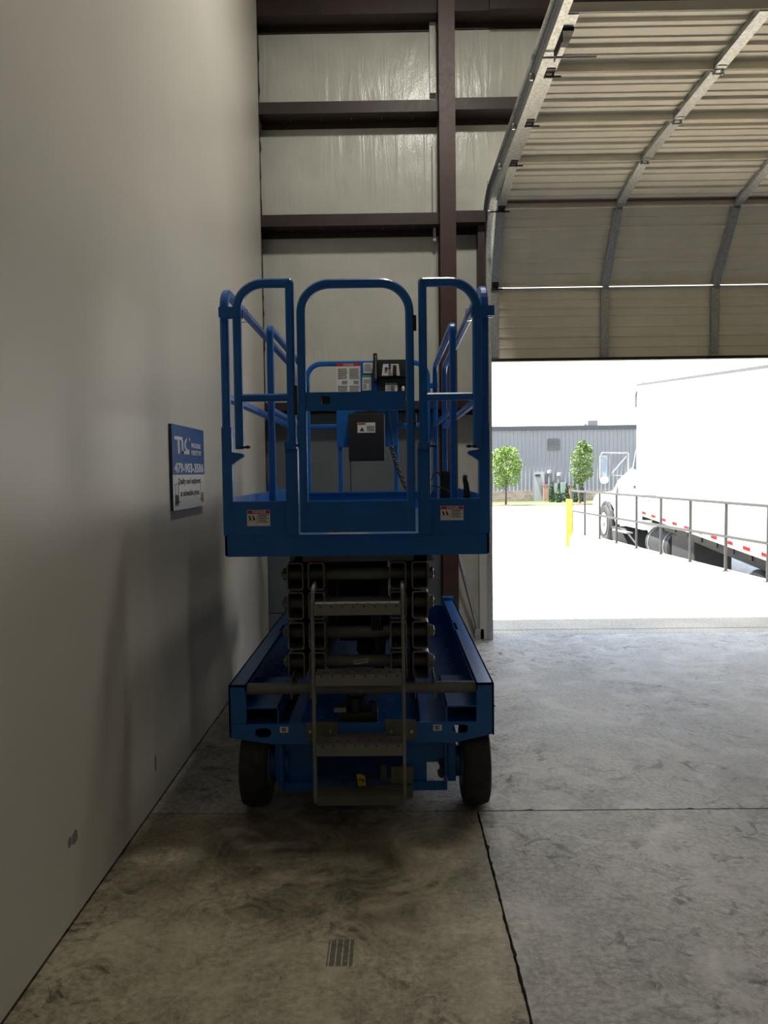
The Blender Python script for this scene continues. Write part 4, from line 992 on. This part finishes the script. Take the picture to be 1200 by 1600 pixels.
# ------------------------------------------------------------------ outside: ground
def cx_at(y): return 5.06 - (y - 10.0) * 0.078          # inner face of the kerb beside the dock well
def post_x(y): return 4.93 - (y - 10.05) * 0.067
yard = lambda y: -0.0285 * (y - 19)
b = B(); K0, K1 = post_x(7.3) + 0.10, post_x(19.2) + 0.10
b.poly([(-30, TY + 0.004, -0.25), (K0 + 0.1, TY + 0.004, -0.25), (K0, 7.3, -0.25), (K1, 19.2, -0.25), (-30, 19.2, -0.25)], (0, 0, 0.249))
ap = b.out('apron', M['apron']); ap['kind'] = 'structure'
B().box(-2, K0, 7.40, 7.408, -0.0015, 0.0006).out('joint', M['ink'], ap)
b = B(); b.poly([(K0 - 0.2, 7.45, -1.6), (K0 + 0.02, 7.45, -1.6), (K1 + 0.02, 19.2, -1.6), (K1 - 0.2, 19.2, -1.6)], (0, 0, 1.645)); kb = b.out('kerb', M['kerb']); kb['kind'] = 'structure'
b = B(); t = bmesh.new()
def quad(pts, bb):
    tt = bmesh.new(); tt.faces.new([tt.verts.new(p) for p in pts]); bb.join(tt)
quad([(-70, 19.2, -0.004), (K1, 19.2, -0.004), (K1, 22.5, yard(22.5)), (-70, 22.5, yard(22.5))], b)
quad([(-70, 22.5, yard(22.5)), (90, 22.5, yard(22.5)), (90, 52, yard(52)), (-70, 52, yard(52))], b)
quad([(-70, 52, yard(52)), (90, 52, yard(52)), (90, 53.05, yard(53)), (-70, 53.05, yard(53))], b)
quad([(14, 7.3, -0.3), (90, 7.3, -0.3), (90, 22.5, yard(22.5)), (14, 22.5, yard(22.5))], b)
yd = b.out('yard_ground', M['asphalt']); yd['kind'] = 'structure'
dz = lambda y: -0.9 + 0.074 * (y - 11.26)
b = B(); quad([(K0 - 0.1, 7.3, dz(7.3)), (14, 7.3, dz(7.3)), (14, 22.5, yard(22.5)), (K1 - 0.1, 22.5, yard(22.5))], b)
dk = b.out('dock_ramp', M['asphalt']); dk['kind'] = 'structure'
b = B(); b.box(-70, 90, 53.2, 95, -1.3, -0.98); lw = b.out('lawn_strip', M['grass']); lw['kind'] = 'structure'
b = B(); b.box(-70, 90, 53.0, 53.2, -1.3, -0.95); b.box(-70, 90, 56.9, 57.5, -1.3, -0.975); kb2 = b.out('kerb_far', M['kerb']); kb2['kind'] = 'structure'

# railing along the dock edge
ysr = [10.05, 11.15, 12.28, 13.4, 14.5, 15.55, 16.55, 17.55, 18.5]
rl = thing('railing', (post_x(14), 14, 0.045), 'dark grey pipe railing along the loading dock edge, between apron and truck', 'railing')
def rail_pt(y, z): return (post_x(y), y, z)
ysr = [8.9] + ysr
for z, nm in ((1.04, 'top_rail'), (0.55, 'mid_rail')):
    b = B(); b.pipe([rail_pt(7.9, z), rail_pt(12, z), rail_pt(18.5, z)], 0.024, 12); b.out(nm, M['rail'], rl, smooth=True)
for y in ysr:
    b = B(); b.cyl(rail_pt(y, 0.045), rail_pt(y, 1.04), 0.024, 12); po = b.out('post', M['rail'], rl, smooth=True)
    x, _, _ = rail_pt(y, 0); B().box(x - 0.06, x + 0.06, y - 0.06, y + 0.06, 0.045, 0.055).out('foot_plate', M['rail'], po)
# bollards
def bollard(px0, px1, pyt, pyb, lab):
    p = at_z((px0 + px1) / 2, pyb, 0.0); r_ = abs(at(px0, 800, p.y).x - at(px1, 800, p.y).x) / 2; top = at((px0 + px1) / 2, pyt, p.y).z
    b = B(); b.lathe((p.x, p.y, 0), 'Z', [(0, r_), (top - r_ * 0.5, r_), (top - r_ * 0.15, r_ * 0.8), (top, r_ * 0.3)], 20)
    return tag(b.out('bollard', M['yellow'], origin=(p.x, p.y, 0), smooth=True), lab, 'bollard', 'bollards')
bollard(884.2, 889.8, 779.5, 854, 'front yellow steel bollard on the apron, nearest the doorway')
bollard(889.3, 894.6, 780, 836.5, 'rear yellow bollard beside the end of the dark railing')

# ------------------------------------------------------------------ box truck in the dock well
TX = 5.30; YFt, YRt = 16.6, 9.2
zb = lambda y: 0.58 - (16.6 - y) * 0.0607
zt = lambda y: 3.36 - (16.6 - y) * 0.0667
truck = thing('box_truck', (TX + 1.2, 17, dz(17)), 'white box truck backed into the loading dock beyond the railing', 'truck')
b = B()
b.poly([(TX, YRt, zb(YRt)), (TX, YFt, zb(YFt)), (TX, YFt, zt(YFt)), (TX, YRt, zt(YRt))], (2.5, 0, 0)); b.out('cargo_box', M['truckwhite'], truck)
b = B(); b.poly([(TX - 0.012, YRt, zt(YRt)), (TX - 0.012, YFt, zt(YFt)), (TX - 0.012, YFt, zt(YFt) - 0.05), (TX - 0.012, YRt, zt(YRt) - 0.05)], (0.012, 0, 0)); b.out('top_trim', M['shade_trim'], truck)
b = B(); b.box(TX - 0.03, TX + 0.12, YFt, YFt + 0.06, zt(YFt) - 0.50, zt(YFt) - 0.22); b.cyl((TX - 0.02, YFt + 0.02, zt(YFt) - 0.22), (TX + 0.08, YFt - 0.2, zt(YFt) + 0.01), 0.02, 8); b.out('corner_fitting', M['shade_trim'], truck)
b = B(); b.poly([(TX - 0.01, YRt, zb(YRt)), (TX - 0.01, YFt, zb(YFt)), (TX - 0.01, YFt, zb(YFt) + 0.12), (TX - 0.01, YRt, zb(YRt) + 0.12)], (0.01, 0, 0)); b.out('bottom_rail', paint('rail_aluminium', (0.55, 0.52, 0.48), 0.4), truck)
for k in range(13):
    y = 16.2 - k * 0.58
    b = B(); b.poly([(TX - 0.014, y, zb(y) + 0.045), (TX - 0.014, y - 0.24, zb(y - 0.24) + 0.045), (TX - 0.014, y - 0.24, zb(y - 0.24) + 0.10), (TX - 0.014, y, zb(y) + 0.10)], (0.004, 0, 0)); b.out('reflector_strip', M['tape'], truck)
x = TX - 0.006; y = 16.1
b = B(); b.poly([(x, y, zb(y) + 0.45), (x, y - 0.75, zb(y) + 0.45), (x, y - 0.75, zb(y) + 0.47), (x, y, zb(y) + 0.47)], (0.006, 0, 0)); b.poly([(x, y, zb(y) + 0.33), (x, y - 0.75, zb(y) + 0.33), (x, y - 0.75, zb(y) + 0.35), (x, y, zb(y) + 0.35)], (0.006, 0, 0)); b.out('marker_outline', M['shade_trim'], truck)
b = B()
for xx in (TX + 0.75, TX + 1.65): b.poly([(xx, YRt, zb(YRt) - 0.05), (xx, 20.4, zb(YFt) - 0.02), (xx, 20.4, zb(YFt) - 0.24), (xx, YRt, zb(YRt) - 0.28)], (0.09, 0, 0))
for k in range(12):
    y = 9.6 + k * 0.62; b.poly([(TX + 0.08, y, zb(y) - 0.12), (TX + 0.08, y + 0.06, zb(y) - 0.12), (TX + 0.08, y + 0.06, zb(y)), (TX + 0.08, y, zb(y))], (2.3, 0, 0))
b.poly([(TX + 0.1, YRt, zb(YRt) - 0.22), (TX + 0.1, 15.2, zb(15.2) - 0.16), (TX + 0.1, 15.2, zb(15.2)), (TX + 0.1, YRt, zb(YRt))], (0.05, 0, 0))
b.out('underframe', M['truckdark'], truck)
def twheel(x, y, rr_=0.47, wd=0.28, nm='wheel'):
    zc = dz(y) + rr_
    o = B().lathe((x + wd / 2, y, zc), 'X', [(-wd / 2 + 0.03, rr_ * 0.6), (-wd / 2, rr_ * 0.75), (-wd / 2, rr_ * 0.93), (-wd / 2 + 0.04, rr_), (wd / 2 - 0.04, rr_), (wd / 2, rr_ * 0.93), (wd / 2, rr_ * 0.6)], 32).out(nm, M['truckrubber'], truck, smooth=True)
    B().lathe((x + wd / 2, y, zc), 'X', [(-wd / 2 + 0.0, rr_ * 0.60), (-wd / 2 + 0.05, rr_ * 0.5), (-wd / 2 + 0.05, rr_ * 0.25), (-wd / 2 - 0.02, rr_ * 0.18), (-wd / 2 - 0.04, rr_ * 0.1)], 24).out('rim', M['conduit'], o, smooth=True)
b = B(); zc0 = dz(19.5) + 0.47
for k in range(9):
    a0, a1 = R(-10 + k * 22), R(12 + k * 22)
    b.poly([(5.435, 19.5 + math.cos(a_) * r_, zc0 + math.sin(a_) * r_) for a_, r_ in ((a0, 0.50), (a1, 0.50), (a1, 0.57), (a0, 0.57))], (0.05, 0, 0))
b.out('fender_liner', M['truckdark'], truck)
twheel(5.40, 19.5); twheel(7.25, 19.5); twheel(5.38, 11.3); twheel(7.15, 11.3)
b = B(); b.cyl((5.5, 19.5, dz(19.5) + 0.5), (7.4, 19.5, dz(19.5) + 0.5), 0.06, 12); b.cyl((5.5, 11.3, dz(11.3) + 0.5), (7.3, 11.3, dz(11.3) + 0.5), 0.09, 12); b.out('axle', M['truckdark'], truck)
# cab: hood, fender, door, cut from one profile in the side view, then rounded
def zc(y, z): return z + dz(y) + 0.33
prof = [(16.75, 0.35), (18.75, 0.35), (18.85, 0.70), (19.15, 0.86), (19.85, 0.86), (20.1, 0.70), (20.2, 0.38), (20.6, 0.38), (20.8, 0.6), (20.8, 0.86), (20.55, 1.02), (20.1, 1.08), (18.95, 1.16), (18.75, 1.28), (18.45, 1.46), (17.9, 1.60), (17.4, 1.75), (17.1, 2.30), (17.0, 2.5), (16.75, 2.5)]
t = bmesh.new(); fa = [t.verts.new((5.45, y, zc(17, z))) for y, z in prof]; fb = [t.verts.new((7.65, y, zc(17, z))) for y, z in prof]; n = len(fa)
t.faces.new(fa); t.faces.new(fb[::-1])
for i in range(n): t.faces.new((fa[i], fb[i], fb[(i + 1) % n], fa[(i + 1) % n]))
bmesh.ops.recalc_face_normals(t, faces=t.faces)
bmesh.ops.bevel(t, geom=[e for e in t.edges], offset=0.07, segments=2, affect='EDGES', profile=0.6, clamp_overlap=True)
b = B(); b.join(t); cab = b.out('cab', M['truckwhite'], truck, smooth=True)
b = B(); b.poly([(5.444, y, zc(17, z)) for y, z in ((16.85, 1.62), (17.3, 1.70), (17.05, 2.25), (16.85, 2.38))], (0.01, 0, 0)); b.out('side_window', M['glass'], cab)
b = B()
for z in (0.42, 1.50): b.poly([(5.443, y, zc(17, zq)) for y, zq in ((16.95, z), (18.35, z), (18.35, z + 0.012), (16.95, z + 0.012))], (0.01, 0, 0))
b.box(5.443, 5.453, 18.34, 18.355, zc(17, 0.42), zc(17, 1.42)); b.box(5.43, 5.45, 17.1, 17.25, zc(17, 1.25), zc(17, 1.32)); b.out('door_seam', M['truckdark'], cab)
b = B(); x_, z_ = 5.444, zc(17, 1.22); b.poly([(x_, 18.42, z_ - 0.10), (x_, 18.60, z_ - 0.12), (x_, 18.56, z_ + 0.06), (x_, 18.45, z_ + 0.05)], (0.01, 0, 0)); b.out('hood_vent', M['truckdark'], cab)
b = B(); b.poly([(5.38, y, zc(17, z)) for y, z in ((18.0, 0.3), (17.2, -0.15), (17.2, -0.2), (18.6, -0.2), (18.75, 0.3))], (0.6, 0, 0)); b.out('step_fairing', M['truckdark'], cab)
b = B()
for k in range(2): b.box(5.30, 5.45, 17.3, 18.4, zc(17, -0.05 + k * 0.28), zc(17, -0.02 + k * 0.28))
b.out('cab_step', M['conduit'], cab)
# fuel tank behind the step
b = B(); b.lathe((5.72, 15.0, dz(15.0) + 0.62), 'Y', [(0.0, 0.30), (0.02, 0.33), (1.3, 0.33), (1.32, 0.30)], 28); b.out('fuel_tank', M['truckdark'], truck, smooth=True)
b = B(); b.box(5.42, 6.1, 13.75, 14.85, dz(14.4) + 0.28, dz(14.4) + 0.95, 0.03); b.out('battery_box', M['truckdark'], truck)
for y in (15.2, 16.1): B().lathe((5.72, y, dz(15.0) + 0.62), 'Y', [(0, 0.34), (0.05, 0.34)], 28).out('tank_strap', M['conduit'], truck)
# mirror on its bracket
ym = 18.3
mr0, mr1 = at(938, 712, ym), at(949, 748, ym)
b = B(); b.box(mr0.x, mr1.x, ym, ym + 0.10, mr1.z, mr0.z, 0.02); mir = b.out('mirror', M['conduit'], truck)
B().box(mr0.x + 0.03, mr1.x - 0.01, ym - 0.006, ym + 0.002, mr1.z + 0.03, mr0.z - 0.03).out('mirror_glass', M['mirror'], mir)
pm = at(944.5, 748, ym); B().sphere((pm.x, ym + 0.02, pm.z - 0.02), 0.10, 16, (1, 0.4, 1)).out('round_mirror', M['truckwhite'], mir, smooth=True)
A0, A1, A2, A3 = at(941, 711, ym), at(983, 709, ym), at(957, 740, ym), at(980, 745, ym)
b = B(); b.pipe(fillet([(mr0.x + 0.03, ym + 0.05, mr0.z), (mr0.x + 0.05, ym + 0.05, A0.z + 0.05), (A1.x, ym + 0.05, A1.z + 0.02), (A3.x + 0.03, ym + 0.05, A3.z)], 0.03, 4), 0.018, 8)
b.pipe([(mr1.x, ym + 0.05, A2.z - 0.02), (A3.x + 0.03, ym + 0.05, A3.z)], 0.016, 8); b.pipe([(A2.x, ym + 0.05, A2.z), (A1.x, ym + 0.05, A1.z)], 0.014, 8); b.pipe([(A2.x - 0.06, ym + 0.05, A2.z), (A2.x - 0.05, ym + 0.05, A0.z + 0.03)], 0.012, 8)
b.pipe([(A3.x + 0.02, ym + 0.05, A3.z), (5.6, ym - 0.1, A3.z)], 0.02, 8); b.pipe([(A1.x, ym + 0.05, A1.z), (5.6, ym - 0.1, A1.z)], 0.02, 8)
b.out('mirror_bracket', M['conduit'], mir, smooth=True)

# ------------------------------------------------------------------ building across the yard
YB = 62.0
p = at(767, 783, YB); zg = -1.1
bl = thing('warehouse', (at(870, 783, YB).x, YB, zg), 'grey ribbed-siding warehouse with dark roof edge across the yard', 'building')
bx0, bx1 = at(700, 700, YB).x, at(1120, 700, YB).x
zr1 = at(870, 671, YB).z; zst = at(870, 766.5, YB).z
rib = []
x = bx0
while x < bx1:
    rib += [(x, YB), (x + 0.13, YB), (x + 0.15, YB - 0.04), (x + 0.21, YB - 0.04), (x + 0.23, YB)]; x += 0.32
rib += [(bx1, YB), (bx1, YB + 0.2), (bx0, YB + 0.2)]
b = B(); b.poly([(u, v, zst) for u, v in rib], (0, 0, zr1 - zst)); b.out('siding', M['siding'], bl)
b = B(); b.box(bx0, bx1, YB + 0.2, YB + 30, zg, zr1 - 0.1); b.out('wall_body', M['siding'], bl)
b = B(); b.box(bx0 - 0.1, bx1 + 0.1, YB - 0.25, YB + 0.1, zr1 - 0.05, zr1 + 0.28); b.out('roof_edge', M['fascia'], bl)
b = B(); b.box(bx0, at(833, 780, YB).x, YB - 0.14, YB + 0.1, zg, zst); b.box(at(852, 780, YB).x, bx1, YB - 0.14, YB + 0.1, zg, zst); b.out('stone_base', M['stone'], bl)
dx0, dx1 = at(834.5, 780, YB).x, at(849.5, 780, YB).x
fr = B().box(dx0 - 0.08, dx1 + 0.08, YB - 0.18, YB, zg, at(0, 747, YB).z).out('door_frame', M['siding'], bl)
B().box(dx0, dx1, YB - 0.20, YB - 0.1, zg + 0.05, at(0, 748.5, YB).z).out('steel_door', M['doorpaint'], fr)
pL = at(840.5, 743, YB - 0.3); B().box(pL.x - 0.2, pL.x + 0.2, YB - 0.32, YB - 0.04, pL.z - 0.08, pL.z + 0.1).out('wall_light', M['truckdark'], bl)
l0, l1 = at(856, 686, YB), at(874.5, 704, YB)
lv = B().box(l0.x, l1.x, YB - 0.1, YB, l1.z, l0.z).out('louver_frame', paint('louver_grey', (0.05, 0.055, 0.055), 0.5), bl)
for k in range(7):
    z = l1.z + 0.06 + k * (l0.z - l1.z - 0.1) / 7; b = B(); b.poly([(l0.x + 0.05, YB - 0.1, z), (l0.x + 0.05, YB - 0.16, z - 0.02), (l0.x + 0.05, YB - 0.15, z - 0.035), (l0.x + 0.05, YB - 0.1, z - 0.02)], (l1.x - l0.x - 0.1, 0, 0)); b.out('louver_slat', M['siding'], lv)
# rooftop unit is fixed on the roof
u0, u1 = at(919, 657, YB + 3), at(934, 672, YB + 3)
ru = B().box(u0.x, u1.x, YB + 3, YB + 4, zr1 - 0.1, u0.z).out('rooftop_unit', M['conduit'], bl)
B().cyl((u0.x - 0.2, YB + 3.2, zr1 - 0.1), (u0.x - 0.2, YB + 3.2, u0.z - 0.3), 0.1, 10).out('vent_pipe', M['conduit'], bl)
for a, c_, d_ in ((857.5, 737, 780), (872.5, 741, 776)):
    pp = at(a, c_, YB); B().cyl((pp.x, YB - 0.25, zg), (pp.x, YB - 0.25, pp.z), 0.11, 12).out('vent_pipe', M['conduit'], bl)
    B().lathe((pp.x, YB - 0.25, pp.z - 0.15), 'Z', [(0, 0.12), (0.02, 0.2), (0.25, 0.2), (0.27, 0.1)], 14).out('pipe_cap', M['doorpaint'], bl)
# utility cabinets and screen posts
for (a0, a1, t0, mat, nm, lab, cat) in ((866, 871, 754, 'conduit', 'meter_box', 'small pale meter box by the warehouse wall between two evergreens', 'box'),
                                  (876.5, 884, 753.5, 'cabinetgreen', 'utility_cabinet', 'pale green utility cabinet behind the evergreens at the warehouse', 'cabinet'),
                                  (898.5, 902.5, 756, 'conduit', 'meter_box', 'grey meter box by the warehouse wall behind the right-hand evergreens', 'box')):
    q0, q1 = at(a0, t0, YB - 0.7), at(a1, t0, YB - 0.7)
    zl = -0.98
    o = thing(nm, ((q0.x + q1.x) / 2, YB - 0.7, zl), lab, cat)
    B().box(q0.x, q1.x, YB - 0.8, YB - 0.55, zl + 0.65, q0.z).out('cabinet_body', M[mat], o)
    B().box(q0.x + 0.02, q1.x - 0.02, YB - 0.82, YB - 0.8, zl + 0.7, q0.z - 0.06).out('cabinet_door', M['doorpaint'] if mat == 'conduit' else M[mat], o)
    b = B(); b.box(q0.x + 0.02, q0.x + 0.08, YB - 0.72, YB - 0.66, zl, zl + 0.66); b.box(q1.x - 0.08, q1.x - 0.02, YB - 0.72, YB - 0.66, zl, zl + 0.66); b.out('cabinet_leg', M['conduit'], o)
for a, lab in ((853, 'brownish screen post right of the pale steel door'), (892, 'brownish screen post between the third and fourth evergreens')):
    pp = at(a, 758, YB - 0.5); b = B(); b.box(pp.x - (0.13 if a > 860 else 0.2), pp.x + (0.13 if a > 860 else 0.2), YB - 0.6, YB - 0.4, -0.98, pp.z); b.box(pp.x - 0.24, pp.x + 0.24, YB - 0.62, YB - 0.38, pp.z, pp.z + 0.05)
    tag(b.out('screen_post', M['plank'], origin=(pp.x, YB - 0.5, -0.98)), lab, 'post')

# trees
def leaves(b, pts, s, r_):
    bm = b.bm
    for p in pts:
        a, c_ = Vector((r_.gauss(0, 1), r_.gauss(0, 1), r_.gauss(0, 1))).normalized(), Vector((r_.gauss(0, 1), r_.gauss(0, 1), r_.gauss(0, 1)))
        c_ = a.cross(c_).normalized(); k = s * r_.uniform(0.7, 1.3)
        v = [bm.verts.new(p + a * k), bm.verts.new(p + c_ * k * 0.55), bm.verts.new(p - a * k), bm.verts.new(p - c_ * k * 0.55)]
        bm.faces.new(v)
def tree(px, pyb, Y, blobs, mat, lab, seed, leafn, shape_px):
    r_ = random.Random(seed); base = at(px, pyb, Y); zl = -0.98
    o = thing('young_tree', (base.x, Y, zl), lab, 'tree')
    top = at(px, blobs[-1][1], Y).z
    b = B(); b.cyl((base.x, Y, zl), (base.x + 0.03, Y, zl + (top - zl) * 0.8), 0.075, 10, 0.025); b.out('trunk', M['bark'], o, smooth=True)
    b = B(); cl = B()
    for (bx, by, rw, rh) in blobs:
        c = at(bx, by, Y); rx, rz = rw * Y / F, rh * Y / F
        b.pipe([(base.x, Y, zl + (c.z - zl) * 0.55), (base.x + (c.x - base.x) * 0.5, Y + r_.uniform(-.1, .1), c.z - rz * 0.6), (c.x, Y + r_.uniform(-.2, .2), c.z)], 0.02, 6)
        pts = []
        for k in range(leafn * 2):
            d = Vector((r_.gauss(0, 1), r_.gauss(0, 1), r_.gauss(0, 1))).normalized() * (0.55 + 0.5 * r_.random() ** 0.6)
            pts.append(Vector((c.x + d.x * rx, Y + d.y * rx, c.z + d.z * rz)))
        leaves(cl, pts, 0.062, r_)
    b.out('branch', M['bark'], o); cl.out('foliage', mat, o)
    mu = B(); mu.lathe((base.x, Y, zl - 0.02), 'Z', [(0, 0.75), (0.06, 0.55), (0.11, 0.1)], 20); mu.out('mulch_bed', M['mulch'], o)
    return o
tree(790.5, 787, 55.2, [(782, 750, 11, 14), (800, 745, 13, 14), (777, 728, 12, 16), (806, 727, 10, 12), (792, 732, 15, 18), (779, 713, 11, 12), (799, 710, 11, 12), (790, 705, 10, 8)], M['leaf'], 'rounded bright green young tree nearest the doorway edge, on mulch', 11, 420, None)
tree(906, 784, 55.5, [(906, 748, 10, 8), (903, 735, 13, 12), (917, 737, 10, 12), (902, 718, 11, 13), (917, 716, 11, 13), (910, 722, 12, 14), (919, 702, 7, 7), (907, 703, 9, 9), (910, 694, 7, 6)], M['leaf2'], 'taller narrow young tree behind the bollards and railing, on mulch', 12, 330, None)
for k, (px, pt_, pos) in enumerate(((862.5, 754, 'leftmost of the five, nearest the pale steel door'), (873, 755, 'second from the left, left of the green cabinet'), (885.5, 755, 'middle one, in front of the green cabinet'), (898, 752, 'fourth from the left, right of the brownish post'), (909.5, 753, 'rightmost of the five, beside the tree trunk'))):
    Y = (60.3, 59.4, 60.3, 59.4, 60.2)[k]; bpt = at(px, 781, Y); r_ = random.Random(40 + k); zl = -0.98; ztp = at(px, pt_, Y).z; hh = ztp - zl
    o = thing('evergreen_shrub', (bpt.x, Y, zl), 'slim cone-shaped evergreen at the warehouse wall, ' + pos, 'shrub', 'evergreens along the warehouse wall')
    B().cyl((bpt.x, Y, zl), (bpt.x, Y, zl + hh * 0.8), 0.04, 8, 0.01).out('stem', M['bark'], o)
    cl = B(); pts = []
    for j in range(800):
        t = r_.random() ** 1.25; rad = 0.25 * (1 - t) ** 0.75 * (0.75 + 0.3 * r_.random()) * (1 if t > 0.06 else 0.8); a = r_.random() * 6.283
        pts.append(Vector((bpt.x + rad * math.cos(a), Y + rad * math.sin(a), zl + 0.03 + t * hh * 0.97)))
    leaves(cl, pts, 0.06, r_); cl.out('foliage', M['cypress'], o)
